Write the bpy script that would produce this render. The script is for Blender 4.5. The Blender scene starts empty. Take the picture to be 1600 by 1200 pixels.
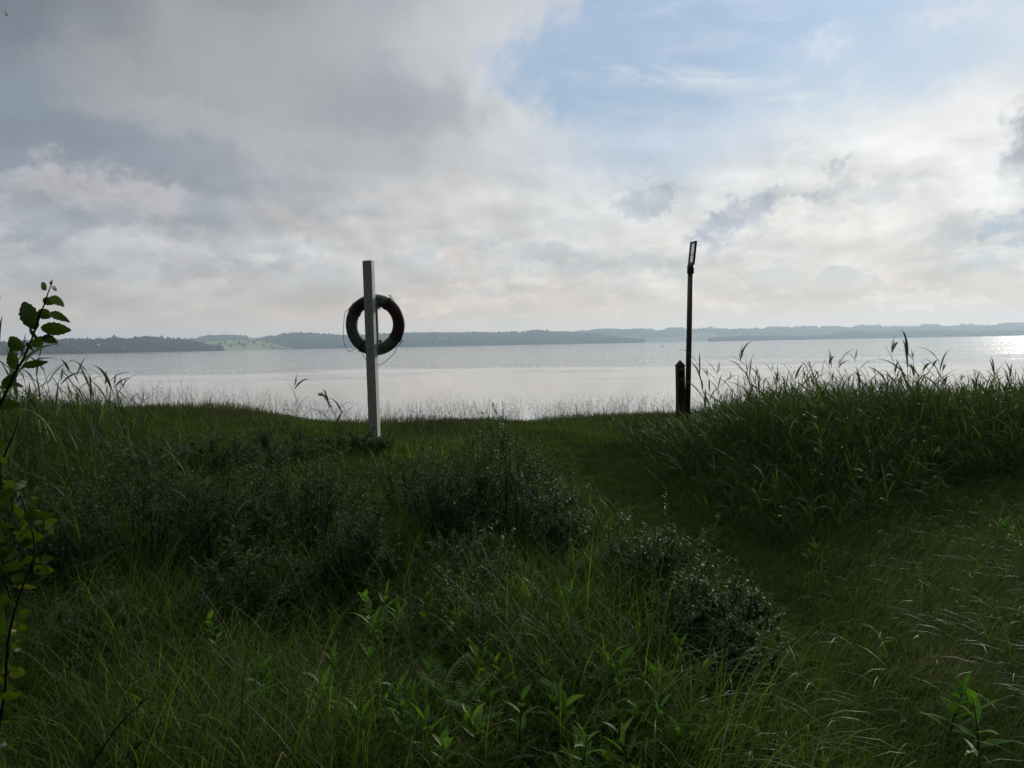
import bpy, bmesh, math, random
import numpy as np
from mathutils import Vector, Matrix

# ------------------------------------------------------------------ camera
scene = bpy.context.scene
col = scene.collection
R = math.radians
FPX = 1208.0                      # focal length in pixels of the 1600 px wide photograph
PITCH, ROLL, EYE = 2.95, 1.05, 1.6
cam_d = bpy.data.cameras.new('camera')
cam = bpy.data.objects.new('camera', cam_d)
col.objects.link(cam)
cam_d.sensor_width = 36.0
cam_d.lens = 36.0 * FPX / 1600.0
cam_d.clip_start = 0.05
cam_d.clip_end = 40000.0
CM = Matrix.Rotation(R(90 - PITCH), 4, 'X') @ Matrix.Rotation(R(-ROLL), 4, 'Z')
cam.matrix_world = Matrix.Translation((0, 0, EYE)) @ CM
scene.camera = cam

def ray(px, py):
    d = CM.to_3x3() @ Vector(((px - 800) / FPX, (600 - py) / FPX, -1.0))
    return d
def at(px, py, y):
    d = ray(px, py)
    return Vector((0, 0, EYE)) + d * (y / d.y)
def azel(px, py):
    d = ray(px, py).normalized()
    return math.atan2(d.x, d.y), math.asin(d.z)

scene.view_settings.view_transform = 'Standard'
scene.view_settings.look = 'None'
scene.view_settings.exposure = 0.0
scene.view_settings.gamma = 1.0
scene.cycles.use_denoising = True
scene.cycles.max_bounces = 6
scene.cycles.transparent_max_bounces = 6
scene.cycles.volume_bounces = 1
scene.cycles.sample_clamp_indirect = 3.0

SUN_AZ, SUN_EL = R(34.5), R(16)

def srgb(r, g, b):
    f = lambda c: (c / 255 / 12.92) if c / 255 <= 0.04045 else ((c / 255 + 0.055) / 1.055) ** 2.4
    return (f(r), f(g), f(b), 1.0)

# ------------------------------------------------------------------ node helper
class N:
    def __init__(s, tree):
        s.t = tree; s.n = tree.nodes; s.l = tree.links
    def put(s, sock, v):
        if isinstance(v, bpy.types.NodeSocket): s.l.new(v, sock)
        elif v is not None:
            try: sock.default_value = v
            except Exception: sock.default_value = tuple(v)[:3]
    def m(s, op, a, b=None, c=None, clamp=False):
        n = s.n.new('ShaderNodeMath'); n.operation = op; n.use_clamp = clamp
        for i, v in enumerate((a, b, c)):
            if v is not None: s.put(n.inputs[i], v)
        return n.outputs[0]
    def xyz(s, x, y, z=0.0):
        n = s.n.new('ShaderNodeCombineXYZ')
        for i, v in enumerate((x, y, z)): s.put(n.inputs[i], v)
        return n.outputs[0]
    def noise(s, vec, scale, detail=4, rough=0.55, lac=2.0, dist=0.0):
        n = s.n.new('ShaderNodeTexNoise')
        s.put(n.inputs['Vector'], vec); n.inputs['Scale'].default_value = scale
        n.inputs['Detail'].default_value = detail; n.inputs['Roughness'].default_value = rough
        n.inputs['Lacunarity'].default_value = lac; n.inputs['Distortion'].default_value = dist
        return n.outputs['Fac']
    def ss(s, v, a, b, lo=0.0, hi=1.0):
        n = s.n.new('ShaderNodeMapRange'); n.interpolation_type = 'SMOOTHSTEP'
        s.put(n.inputs['Value'], v)
        s.put(n.inputs['From Min'], a); s.put(n.inputs['From Max'], b)
        s.put(n.inputs['To Min'], lo); s.put(n.inputs['To Max'], hi)
        return n.outputs['Result']
    def mix(s, f, a, b, mode='MIX'):
        n = s.n.new('ShaderNodeMix'); n.data_type = 'RGBA'; n.blend_type = mode; n.clamp_factor = True
        s.put(n.inputs[0], f); s.put(n.inputs[6], a); s.put(n.inputs[7], b)
        return n.outputs[2]
    def ramp(s, f, stops, interp='LINEAR'):
        n = s.n.new('ShaderNodeValToRGB'); n.color_ramp.interpolation = interp
        e = n.color_ramp.elements
        e[0].position, e[0].color = stops[0]
        e[1].position, e[1].color = stops[-1]
        for p, c in stops[1:-1]:
            k = e.new(p); k.color = c
        s.put(n.inputs[0], f)
        return n.outputs['Color']
    def val(s, c, k):                       # colour times scalar
        n = s.n.new('ShaderNodeVectorMath'); n.operation = 'SCALE'
        s.put(n.inputs[0], c); s.put(n.inputs['Scale'], k)
        return n.outputs[0]

# ------------------------------------------------------------------ sky
world = bpy.data.worlds.new("World"); scene.world = world; world.use_nodes = True
wt = world.node_tree; wt.nodes.clear(); W = N(wt)
wo = wt.nodes.new('ShaderNodeOutputWorld'); bg = wt.nodes.new('ShaderNodeBackground')
wt.links.new(bg.outputs[0], wo.inputs[0])
tc = wt.nodes.new('ShaderNodeTexCoord')
sep = wt.nodes.new('ShaderNodeSeparateXYZ'); wt.links.new(tc.outputs['Generated'], sep.inputs[0])
dx, dy, dz = sep.outputs
az0 = W.m('ARCTAN2', dx, dy)
el0 = W.m('ARCSINE', W.m('MAXIMUM', W.m('MINIMUM', dz, 0.9999), -0.9999))
PX = 1.0 / FPX                              # radians per photograph pixel
# cloud-space coordinates: flatter towards the horizon, as cloud layers look
elc = W.m('ABSOLUTE', el0)
P1 = W.xyz(W.m('MULTIPLY', az0, 1.0), W.m('MULTIPLY', W.m('POWER', W.m('ADD', elc, 0.004), 0.72), 1.0), 0.31)
nA = W.noise(P1, 5.5, 6, 0.56)
P1b = W.xyz(az0, W.m('POWER', W.m('ADD', elc, 0.004), 0.72), 7.7)
nB = W.noise(P1b, 5.5, 6, 0.56)
nC = W.noise(P1, 19.0, 6, 0.6)
nD = W.noise(P1b, 19.0, 6, 0.6)
def cen(v, k): return W.m('MULTIPLY', W.m('SUBTRACT', v, 0.5), k)
az = W.m('ADD', az0, W.m('ADD', cen(nA, 230 * PX), cen(nC, 70 * PX)))
el = W.m('ADD', el0, W.m('ADD', cen(nB, 150 * PX), cen(nD, 60 * PX)))
nF = W.noise(P1, 60.0, 5, 0.62); nG = W.noise(P1b, 60.0, 5, 0.62)
azs = W.m('ADD', az0, W.m('ADD', cen(nF, 70 * PX), cen(nC, 150 * PX)))      # less warped, for placed puffs
els = W.m('ADD', el0, W.m('ADD', cen(nG, 50 * PX), cen(nD, 95 * PX)))
AZ_LO, AZ_HI = R(-40), R(40)
def afac(a): return W.m('DIVIDE', W.m('SUBTRACT', a, AZ_LO), AZ_HI - AZ_LO)
fa = afac(az)
low = [
 (512, [(0,(178,175,174)),(300,(189,186,184)),(500,(192,185,180)),(700,(197,189,182)),(900,(200,193,186)),(1100,(202,195,188)),(1300,(202,195,188)),(1600,(203,197,189))]),
 (465, [(0,(174,174,176)),(250,(183,183,185)),(500,(187,183,179)),(700,(196,190,183)),(900,(200,195,189)),(1100,(204,200,194)),(1300,(202,198,193)),(1600,(204,201,196))]),
 (400, [(0,(166,170,176)),(100,(172,174,178)),(250,(180,180,184)),(450,(190,190,192)),(650,(208,203,199)),(900,(212,211,208)),(1100,(226,223,217)),(1300,(235,231,223)),(1450,(229,226,220)),(1600,(223,222,219))]),
 (320, [(0,(160,165,175)),(150,(164,166,172)),(300,(156,161,171)),(450,(187,184,182)),(600,(200,198,196)),(750,(210,208,205)),(900,(217,218,218)),(1150,(226,226,224)),(1300,(234,232,228)),(1450,(232,230,227)),(1600,(224,224,223))]),
]
upA = [
 (235, [(0,(130,140,154)),(150,(138,145,157)),(300,(150,155,164)),(450,(168,171,175)),(600,(174,177,181)),(720,(194,195,197)),(800,(208,209,210)),(880,(214,216,218)),(1000,(214,218,222))]),
 (150, [(0,(124,132,144)),(150,(143,147,153)),(300,(162,164,166)),(450,(166,168,172)),(600,(160,163,171)),(720,(180,183,187)),(800,(206,208,211)),(860,(214,216,219)),(1000,(214,217,221))]),
 (60,  [(0,(114,120,130)),(120,(130,135,143)),(300,(160,162,164)),(450,(171,173,174)),(600,(172,174,179)),(700,(192,194,198)),(780,(206,208,212)),(860,(204,208,215)),(1000,(205,210,218))]),
 (-60, [(0,(112,118,128)),(300,(142,146,152)),(600,(164,169,177)),(800,(190,195,203)),(1000,(200,205,212))]),
]
upB = [
 (235, [(700,(196,204,214)),(880,(192,203,216)),(1000,(188,202,219)),(1150,(206,215,226)),(1300,(228,232,234)),(1420,(244,242,238)),(1600,(238,236,234))]),
 (150, [(700,(160,185,212)),(900,(160,184,210)),(1050,(166,189,214)),(1200,(178,200,224)),(1400,(194,211,229)),(1600,(208,219,229))]),
 (60,  [(700,(164,184,212)),(900,(166,187,214)),(1100,(168,191,219)),(1300,(178,201,229)),(1450,(192,211,231)),(1600,(206,219,233))]),
 (-60, [(700,(150,176,208)),(1000,(154,180,212)),(1300,(164,190,221)),(1600,(182,203,229))]),
]
def field(rows):
    c_, pe = None, None
    for py, stops in rows:
        st = [((azel(px, py)[0] - AZ_LO) / (AZ_HI - AZ_LO), srgb(*c)) for px, c in stops]
        rc = W.ramp(fa, st, 'EASE'); e = azel(800, py)[1]
        c_ = rc if c_ is None else W.mix(W.ss(el, pe, e), c_, rc)
        pe = e
    return c_
HZB = 0.10
cA = field(low + upA); cB = field(low + upB)
# ragged sunlit edge of the big grey cloud against the blue
ef = W.m('DIVIDE', W.m('SUBTRACT', W.m('ADD', el0, W.m('ADD', cen(nD, 60 * PX), cen(nG, 30 * PX))), azel(800, 320)[1]), azel(800, -60)[1] - azel(800, 320)[1])
def est(py, px, sx=0): return ((320 - py) / 380.0, ((px + 200) / 2000.0,) * 3 + (1,))
edge = W.ramp(ef, [est(320, 900), est(265, 850), est(215, 885), est(175, 870), est(140, 815), est(100, 790), est(65, 805), est(35, 850), est(5, 880), est(-60, 960)], 'LINEAR')
azp = W.m('ADD', W.m('MULTIPLY', W.m('TANGENT', az0), FPX), 800.0)
azp = W.m('ADD', azp, W.m('ADD', cen(nC, 200.0), cen(nF, 60.0)))
wid = W.ss(el0, azel(800, 290)[1], azel(800, 190)[1], 150.0, 55.0)
dlt = W.m('DIVIDE', W.m('SUBTRACT', azp, W.m('SUBTRACT', W.m('MULTIPLY', edge, 2000.0), 200.0)), wid)
rimm = W.m('MULTIPLY', W.ss(dlt, -5.0, -0.5), W.ss(el0, azel(800, 270)[1], azel(800, 200)[1], 0.0, 0.22))
cA = W.mix(rimm, cA, srgb(216,217,221))
colr = W.mix(W.ss(dlt, -1.0, 1.0), cA, cB)

def puff(px, py, rx, ry, c, k=1.0, soft=0.55, warp=True, tilt=0.0, wisp=False):
    """a soft ellipse in direction space with warped edge"""
    global colr
    a, e = azel(px, py)
    A = W.m('SUBTRACT', azs if warp else az0, a); E = W.m('SUBTRACT', els if warp else el0, e)
    if tilt:
        t = math.tan(R(tilt)); E = W.m('SUBTRACT', E, W.m('MULTIPLY', A, t))
    u = W.m('DIVIDE', A, rx * PX); v = W.m('DIVIDE', E, ry * PX)
    d = W.m('SQRT', W.m('ADD', W.m('MULTIPLY', u, u), W.m('MULTIPLY', v, v)))
    f = W.ss(d, 1.0 + soft, 1.0 - soft, 0.0, k)
    if wisp: f = W.m('MULTIPLY', f, W.ss(w1, 0.38, 0.62))
    colr = W.mix(f, colr, srgb(*c))

# broken small cumulus low over the far shore: brighter rims towards the sun, grey bodies
def ecl(shift): return W.m('MULTIPLY', W.m('POWER', W.m('ADD', W.m('ADD', elc, shift), 0.06), 0.85), 1.9)
k1 = W.noise(W.xyz(az0, ecl(0.0), 3.3), 11.0, 6, 0.52)
k2 = W.noise(W.xyz(W.m('ADD', az0, 0.012), ecl(0.012), 3.3), 11.0, 6, 0.52)
band = W.m('MULTIPLY', W.ss(el0, R(0.8), R(3.5)), W.ss(el0, R(16), R(9)))
# placed puffs (photograph pixels), dark bodies
def cumulus(px, py, rx, ry, body, rim, k=0.8, tilt=0.0):
    """a small cloud: lit rim on the sun's side, then its grey body a little lower and further from the sun"""
    puff(px + rx * .16, py - ry * .34, rx * .98, ry * .85, rim, k * .9, 0.28, tilt=tilt)
    puff(px - rx * .06, py + ry * .12, rx * .80, ry * .66, body, k, 0.48, tilt=tilt)
puff(20, 150, 50, 35, (138,150,166), 0.6)
puff(15, 285, 30, 22, (158,174,192), 0.8)
cumulus(110, 335, 130, 58, (153,158,168), (190,186,187), 0.85)
puff(0, 375, 20, 14, (186,184,186), 0.6)
cumulus(195, 405, 80, 34, (168,173,180), (197,193,193), 0.75)
cumulus(30, 440, 60, 26, (170,174,180), (186,186,189), 0.5)
puff(390, 412, 60, 8, (170,176,182), 0.6)
cumulus(530, 430, 80, 34, (184,189,192), (208,204,201), 0.7)
cumulus(640, 418, 95, 42, (198,198,197), (224,212,206), 0.85)
cumulus(880, 398, 80, 26, (190,195,198), (222,220,216), 0.8)
puff(768, 383, 24, 14, (188,192,195), 0.6)
cumulus(800, 425, 30, 16, (188,193,197), (216,214,211), 0.6)
puff(1012, 312, 42, 28, (180,186,194), 0.95, soft=0.4)
puff(1155, 345, 68, 22, (172,179,191), 0.95, soft=0.45, tilt=18)
puff(1090, 300, 26, 16, (203,206,210), 0.7)
puff(1290, 292, 26, 10, (184,187,196), 0.9)
cumulus(1375, 290, 85, 26, (212,212,213), (232,230,226), 0.8)
puff(1325, 252, 24, 10, (202,203,208), 0.8, tilt=30)
puff(1400, 232, 130, 10, (240,240,238), 0.8)
puff(1560, 240, 60, 70, (240,240,238), 0.85)
puff(1618, 215, 30, 46, (160,165,176), 0.9, soft=0.6)
cumulus(1580, 355, 80, 30, (175,188,202), (228,225,222), 0.9)
cumulus(1540, 412, 50, 24, (190,200,207), (222,222,220), 0.8)
cumulus(1322, 432, 42, 22, (196,203,208), (234,231,225), 0.8)
cumulus(1215, 422, 50, 22, (201,207,209), (226,224,219), 0.75)
cumulus(1070, 445, 75, 18, (205,209,209), (225,221,214), 0.7)
cumulus(960, 450, 60, 14, (203,206,206), (220,216,209), 0.6)
cumulus(1430, 470, 90, 12, (208,211,211), (226,223,216), 0.6)
cumulus(330, 462, 80, 12, (178,181,186), (196,193,192), 0.6)
# high thin wisps in the blue
Pw = W.xyz(W.m('MULTIPLY', az0, 0.30), W.m('ADD', el0, W.m('MULTIPLY', az0, 0.14)), 1.0)
w1 = W.noise(Pw, 26.0, 7, 0.62, dist=0.6)
wm = W.m('MULTIPLY', W.ss(az0, R(2), R(7)), W.m('MULTIPLY', W.ss(el0, R(11), R(15)), W.ss(el0, R(30), R(20))))
colr = W.mix(W.m('MULTIPLY', W.ss(w1, 0.46, 0.72), W.m('MULTIPLY', wm, 0.30)), colr, srgb(222,226,231))
puff(1085, 122, 130, 13, (216,223,231), 0.9, soft=0.95, warp=False, wisp=True, tilt=-6)
puff(1000, 105, 70, 12, (205,217,229), 0.6, soft=0.95, warp=False, wisp=True, tilt=-12)
puff(1360, 143, 130, 4, (222,228,233), 0.8, soft=0.95, warp=False, wisp=True, tilt=-3)
puff(1295, 62, 30, 13, (210,220,234), 0.9, soft=0.9)
puff(1500, 14, 42, 12, (215,222,232), 0.9, soft=0.9)
puff(1540, 128, 90, 12, (217,223,230), 0.7, soft=0.95, warp=False, wisp=True)
# soft bands inside the big grey cloud
puff(690, 60, 70, 40, (190,191,196), 0.4)
puff(640, 170, 120, 34, (156,160,169), 0.5)
puff(300, 130, 190, 34, (167,169,172), 0.5)
puff(380, 205, 190, 24, (181,182,184), 0.5, tilt=-8)
puff(180, 245, 190, 24, (134,142,155), 0.55, tilt=-8)
puff(420, 290, 150, 24, (158,163,173), 0.5, tilt=-10)
# scattered small cumulus low in the sky: grey bodies with a cream rim on the sun's side
def cum(shift): return W.noise(W.xyz(W.m('ADD', az0, shift), W.m('MULTIPLY', W.m('POWER', W.m('ADD', W.m('ADD', elc, shift), 0.05), 0.9), 1.7), 9.1), 15.0, 7, 0.56)
c1, c2 = cum(0.0), cum(-0.0075)
cband = W.m('MULTIPLY', W.ss(el0, R(0.9), R(2.6)), W.ss(el0, R(10.5), R(6.5)))
colr = W.mix(W.m('MULTIPLY', W.ss(c2, 0.515, 0.60), W.m('MULTIPLY', W.m('MULTIPLY', cband, 0.62), W.ss(az0, R(-34), R(-6), 0.25, 1.0))), colr, srgb(226,221,214))
colr = W.mix(W.m('MULTIPLY', W.ss(c1, 0.53, 0.64), W.m('MULTIPLY', cband, 0.60)), colr, srgb(190,195,199))
# relief inside the clouds
rel = W.m('MULTIPLY', W.m('SUBTRACT', k1, k2), W.m('ADD', W.m('MULTIPLY', band, 0.9), 0.10))
shade = W.m('ADD', 1.0, rel)
body = W.m('MULTIPLY', W.m('SUBTRACT', W.ss(k1, 0.40, 0.66), 0.4), W.m('MULTIPLY', band, -0.07))
nE = W.noise(P1, 7.0, 6, 0.5)
bigm = W.ss(az, R(8), R(-4))
shade = W.m('ADD', shade, W.m('ADD', body, W.m('MULTIPLY', cen(nE, 0.30), bigm)))
shade = W.m('ADD', shade, W.ss(el0, R(3.5), R(0.3), 0.0, HZB))
colr = W.val(colr, shade)
warm = W.ss(el0, R(7.0), R(0.3))
colr = W.mix(1.0, colr, W.mix(warm, (1, 1, 1, 1), (1.27, 1.05, 0.85, 1)), 'MULTIPLY')
# physical sky plus added brightness overhead; unseen rear sky darkened to shade the foreground
skyt = wt.nodes.new('ShaderNodeTexSky'); skyt.sky_type = 'NISHITA'; skyt.sun_disc = False
skyt.sun_elevation = SUN_EL; skyt.sun_rotation = SUN_AZ
skyt.air_density = 1.0; skyt.dust_density = 2.0
sky_low = W.val(skyt.outputs[0], 0.06)
colr = W.mix(W.ss(el0, R(26), R(48)), colr, W.mix(0.75, sky_low, (1.35, 1.42, 1.5, 1)))
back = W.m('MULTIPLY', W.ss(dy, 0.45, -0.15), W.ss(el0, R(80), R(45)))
rear_dark = W.mix(W.ss(W.noise(tc.outputs['Generated'], 3.0, 5), 0.35, 0.65), srgb(44,49,57), srgb(70,74,80))
colr = W.mix(back, colr, rear_dark)
colr = W.mix(W.ss(el0, R(-1.0), R(-4.0)), colr, srgb(70,80,85))
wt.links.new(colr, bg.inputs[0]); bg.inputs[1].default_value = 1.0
world.cycles.sampling_method = 'MANUAL'; world.cycles.sample_map_resolution = 512

# ------------------------------------------------------------------ sun
sd = bpy.data.lights.new('sun', 'SUN'); sd.energy = 2.5; sd.angle = R(2.5); sd.color = (1.0, 0.93, 0.82)
sun = bpy.data.objects.new('sun', sd); col.objects.link(sun)
sv = Vector((math.sin(SUN_AZ) * math.cos(SUN_EL), math.cos(SUN_AZ) * math.cos(SUN_EL), math.sin(SUN_EL)))
sun.rotation_euler = sv.to_track_quat('Z', 'Y').to_euler()
sun.location = (0, 0, 60)

# ------------------------------------------------------------------ object helpers
def tag(o, label=None, cat=None, group=None, kind=None):
    if label: o['label'] = label
    if cat: o['category'] = cat
    if group: o['group'] = group
    if kind: o['kind'] = kind
    return o
def empty(name, loc, rot=(0, 0, 0)):
    o = bpy.data.objects.new(name, None); col.objects.link(o)
    o.empty_display_size = 0.1; o.location = loc; o.rotation_euler = rot
    return o
def mesh_obj(name, v, f, mat, parent=None, smooth=False, attrs=None, matidx=None):
    me = bpy.data.meshes.new(name)
    v = np.asarray(v, dtype=np.float32); 
    if isinstance(f, np.ndarray):
        k = f.shape[1]; n = f.shape[0]
        me.vertices.add(len(v)); me.vertices.foreach_set('co', v.ravel())
        me.loops.add(n * k); me.loops.foreach_set('vertex_index', f.astype(np.int32).ravel())
        me.polygons.add(n)
        me.polygons.foreach_set('loop_start', np.arange(0, n * k, k, dtype=np.int32))
        me.polygons.foreach_set('loop_total', np.full(n, k, dtype=np.int32))
        me.update(calc_edges=True); me.validate()
    else:
        me.from_pydata([tuple(p) for p in v], [], f); me.update()
    if attrs is not None:
        at_ = me.attributes.new('tint', 'FLOAT', 'POINT'); at_.data.foreach_set('value', np.asarray(attrs, dtype=np.float32))
    if smooth: me.polygons.foreach_set('use_smooth', np.ones(len(me.polygons), dtype=bool))
    for m_ in (mat if isinstance(mat, (list, tuple)) else [mat]): me.materials.append(m_)
    if matidx is not None: me.polygons.foreach_set('material_index', np.asarray(matidx, dtype=np.int32))
    o = bpy.data.objects.new(name, me); col.objects.link(o)
    if parent is not None: o.parent = parent
    return o
def bm_obj(name, bm, mat, parent=None, smooth=False):
    me = bpy.data.meshes.new(name); bm.to_mesh(me); bm.free()
    for m_ in (mat if isinstance(mat, (list, tuple)) else [mat]): me.materials.append(m_)
    if smooth:
        for p in me.polygons: p.use_smooth = True
    o = bpy.data.objects.new(name, me); col.objects.link(o)
    if parent is not None: o.parent = parent
    return o
def copy_tree(o, parent=None):
    c = o.copy(); col.objects.link(c); c.parent = parent
    for ch in o.children: copy_tree(ch, c)
    return c
def bx(bm, c, s, bevel=0.0, rot=None):
    r = bmesh.ops.create_cube(bm, size=1.0)
    M = Matrix.Translation(c) @ (rot or Matrix.Identity(4)) @ Matrix.Diagonal((s[0], s[1], s[2], 1))
    bmesh.ops.transform(bm, matrix=M, verts=r['verts'])
    if bevel:
        eds = list({e for v in r['verts'] for e in v.link_edges})
        bmesh.ops.bevel(bm, geom=eds, offset=bevel, segments=2, affect='EDGES', profile=0.7)
def tube(points, radii, sides=8, closed=False, cap=True):
    """swept tube -> verts, faces"""
    P = [Vector(p) for p in points]; n = len(P)
    if not hasattr(radii, '__len__'): radii = [radii] * n
    vs, fs = [], []
    up = Vector((0.13, 0.21, 1)).normalized()
    for i in range(n):
        if closed: t = P[(i + 1) % n] - P[i - 1]
        else: t = P[min(i + 1, n - 1)] - P[max(i - 1, 0)]
        t.normalize()
        s_ = t.cross(up)
        if s_.length < 0.15: s_ = t.cross(Vector((1, 0, 0)))
        s_.normalize(); u_ = s_.cross(t)
        for k in range(sides):
            a = 2 * math.pi * k / sides
            vs.append(P[i] + (s_ * math.cos(a) + u_ * math.sin(a)) * radii[i])
    m_ = n if closed else n - 1
    for i in range(m_):
        j = (i + 1) % n
        for k in range(sides):
            l = (k + 1) % sides
            fs.append((i * sides + k, i * sides + l, j * sides + l, j * sides + k))
    if cap and not closed:
        fs.append(tuple(range(sides))[::-1]); fs.append(tuple((n - 1) * sides + k for k in range(sides)))
    return vs, fs
class Acc:
    def __init__(s): s.v = []; s.f = []
    def add(s, vf):
        o = len(s.v); s.v += [tuple(p) for p in vf[0]]; s.f += [tuple(i + o for i in f) for f in vf[1]]
    def obj(s, name, mat, parent=None, smooth=True): return mesh_obj(name, s.v, s.f, mat, parent, smooth)

rng = np.random.default_rng(7)
random.seed(7)

def strips(P, az, th0, dth, L, Wd, nseg, prof, tw=None, tint=None, across=2, fold=0.35, power=1.0):
    """N curved ribbons: start P, heading az, start elevation th0, bending down by dth along the length"""
    n = len(P); P = np.asarray(P, float)
    h = np.stack([np.cos(az), np.sin(az), np.zeros(n)], 1)
    side0 = np.stack([-np.sin(az), np.cos(az), np.zeros(n)], 1)
    tw = np.zeros(n) if tw is None else tw
    pts = [P.copy()]; ths = [th0]
    for k in range(nseg):
        th = th0 - dth * ((k + 0.5) / nseg) ** power
        st = (L / nseg)[:, None] * (np.cos(th)[:, None] * h + np.sin(th)[:, None] * np.array([0, 0, 1.0]))
        pts.append(pts[-1] + st); ths.append(th0 - dth * ((k + 1) / nseg) ** power)
    V = np.zeros((n, nseg + 1, across, 3))
    for k in range(nseg + 1):
        th = ths[k]
        nrm = -np.sin(th)[:, None] * h + np.cos(th)[:, None] * np.array([0, 0, 1.0])
        sd_ = side0 * np.cos(tw)[:, None] + nrm * np.sin(tw)[:, None]
        w = (Wd * prof[k] * 0.5)[:, None]
        V[:, k, 0] = pts[k] - sd_ * w; V[:, k, across - 1] = pts[k] + sd_ * w
        if across == 3:
            n2 = nrm * np.cos(tw)[:, None] - side0 * np.sin(tw)[:, None]
            V[:, k, 1] = pts[k] - n2 * w * fold
    idx = np.arange(n)[:, None, None] * ((nseg + 1) * across)
    k = np.arange(nseg)[None, :, None] * across; a = np.arange(across - 1)[None, None, :]
    b = idx + k + a
    F = np.stack([b, b + 1, b + 1 + across, b + across], -1).reshape(-1, 4)
    T = np.repeat(tint if tint is not None else rng.random(n), (nseg + 1) * across)
    return V.reshape(-1, 3), F, T
def join(*parts):
    vs, fs, ts, o = [], [], [], 0
    for v, f, t in parts:
        vs.append(v); fs.append(f + o); ts.append(t); o += len(v)
    return np.concatenate(vs), np.concatenate(fs), np.concatenate(ts)

# ------------------------------------------------------------------ materials
def new_mat(name):
    m_ = bpy.data.materials.new(name); m_.use_nodes = True
    t = m_.node_tree; t.nodes.clear()
    out = t.nodes.new('ShaderNodeOutputMaterial')
    return m_, N(t), out
def principled(n, base, rough=0.6, spec=0.5, **kw):
    p = n.n.new('ShaderNodeBsdfPrincipled')
    n.put(p.inputs['Base Color'], base); n.put(p.inputs['Roughness'], rough); n.put(p.inputs['Specular IOR Level'], spec)
    for k, v in kw.items(): n.put(p.inputs[k], v)
    return p
def leaf_mat(name, stops, rough=0.5, spec=0.4, trans=0.3, tcol=(1.0, 1.15, 0.45)):
    m_, n, out = new_mat(name)
    a = n.n.new('ShaderNodeAttribute'); a.attribute_name = 'tint'
    tcx = n.n.new('ShaderNodeTexCoord')
    j = n.m('ADD', a.outputs['Fac'], n.m('MULTIPLY', n.m('SUBTRACT', n.noise(tcx.outputs['Object'], 2.2, 3), 0.5), 0.35))
    c = n.ramp(j, [(p, (*k, 1)) for p, k in stops])
    p = principled(n, c, rough, spec)
    tr = n.n.new('ShaderNodeBsdfTranslucent')
    n.put(tr.inputs[0], n.mix(1.0, c, (*tcol, 1), 'MULTIPLY'))
    ms = n.n.new('ShaderNodeMixShader'); ms.inputs[0].default_value = trans
    n.l.new(p.outputs[0], ms.inputs[1]); n.l.new(tr.outputs[0], ms.inputs[2]); n.l.new(ms.outputs[0], out.inputs[0])
    return m_
M_lawn = leaf_mat('short_grass', [(0, (.048,.076,.016)), (.5, (.076,.110,.026)), (.85, (.108,.134,.040)), (1, (.17,.15,.07))], 0.8, 0.02, 0.45)
M_tall = leaf_mat('tall_grass', [(0, (.014,.036,.005)), (.4, (.030,.066,.009)), (.75, (.078,.130,.017)), (.93, (.14,.165,.035)), (1, (.24,.21,.10))], 0.5, 0.10, 0.5)
M_comb = leaf_mat('fine_grass', [(0, (.060,.094,.026)), (.5, (.098,.138,.042)), (.85, (.145,.175,.065)), (1, (.21,.185,.11))], 0.75, 0.04, 0.4)
M_seed = leaf_mat('seed_grass', [(0, (.05,.045,.035)), (1, (.11,.09,.06))], 0.7, 0.2, 0.2, (1,1,.8))
M_reed = leaf_mat('reed_leaf', [(0, (.020,.040,.013)), (.6, (.042,.074,.022)), (.93, (.085,.120,.034)), (1, (.24,.18,.08))], 0.6, 0.12, 0.42)
M_will = leaf_mat('willow_leaf', [(0, (.040,.068,.024)), (.6, (.075,.115,.045)), (.88, (.12,.165,.080)), (1, (.20,.24,.15))], 0.5, 0.12, 0.35, (1,1.1,.6))
M_weed = leaf_mat('weed_leaf', [(0, (.040,.095,.016)), (.6, (.075,.160,.024)), (1, (.13,.23,.03))], 0.5, 0.15, 0.45, (1,1.2,.35))
M_near = leaf_mat('sallow_leaf', [(0, (.018,.034,.010)), (.5, (.032,.055,.014)), (.8, (.06,.10,.016)), (.9,(.075,.10,.012)), (1, (.13,.14,.02))], 0.5, 0.3, 0.33, (1,1.15,.3))
M_plume = leaf_mat('reed_plume', [(0, (.06,.045,.04)), (1, (.12,.09,.08))], 0.8, 0.1, 0.25, (1,1,1))

def simple(name, c1, c2, scale=8, rough=0.7, spec=0.3, detail=5, bump=0.0, stretch=None, **kw):
    m_, n, out = new_mat(name)
    t = n.n.new('ShaderNodeTexCoord'); v = t.outputs['Object']
    if stretch:
        mp = n.n.new('ShaderNodeMapping'); n.l.new(v, mp.inputs[0]); mp.inputs['Scale'].default_value = stretch; v = mp.outputs[0]
    no = n.noise(v, scale, detail, 0.6)
    c = n.mix(n.ss(no, 0.35, 0.65), (*c1, 1), (*c2, 1))
    p = principled(n, c, rough, spec, **kw)
    if bump:
        b = n.n.new('ShaderNodeBump'); b.inputs['Strength'].default_value = bump; b.inputs['Distance'].default_value = 0.01
        n.l.new(no, b.inputs['Height']); n.l.new(b.outputs[0], p.inputs['Normal'])
    n.l.new(p.outputs[0], out.inputs[0])
    return m_
M_soil = simple('soil', (.018,.026,.008), (.034,.042,.014), 6, 1.0, 0.0)
M_path = simple('trodden_turf', (.015,.026,.006), (.038,.058,.012), 7, 1.0, 0.0)
M_bark = simple('dark_twig', (.016,.013,.010), (.035,.028,.020), 40, 0.8, 0.2)
M_postw = simple('weathered_timber', (.33,.35,.32), (.52,.54,.50), 9, 0.75, 0.25, 6, 0.5, (14, 14, 1.2))
M_endgr = simple('timber_end_grain', (.10,.10,.085), (.18,.18,.155), 30, 0.85, 0.2)
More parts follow.
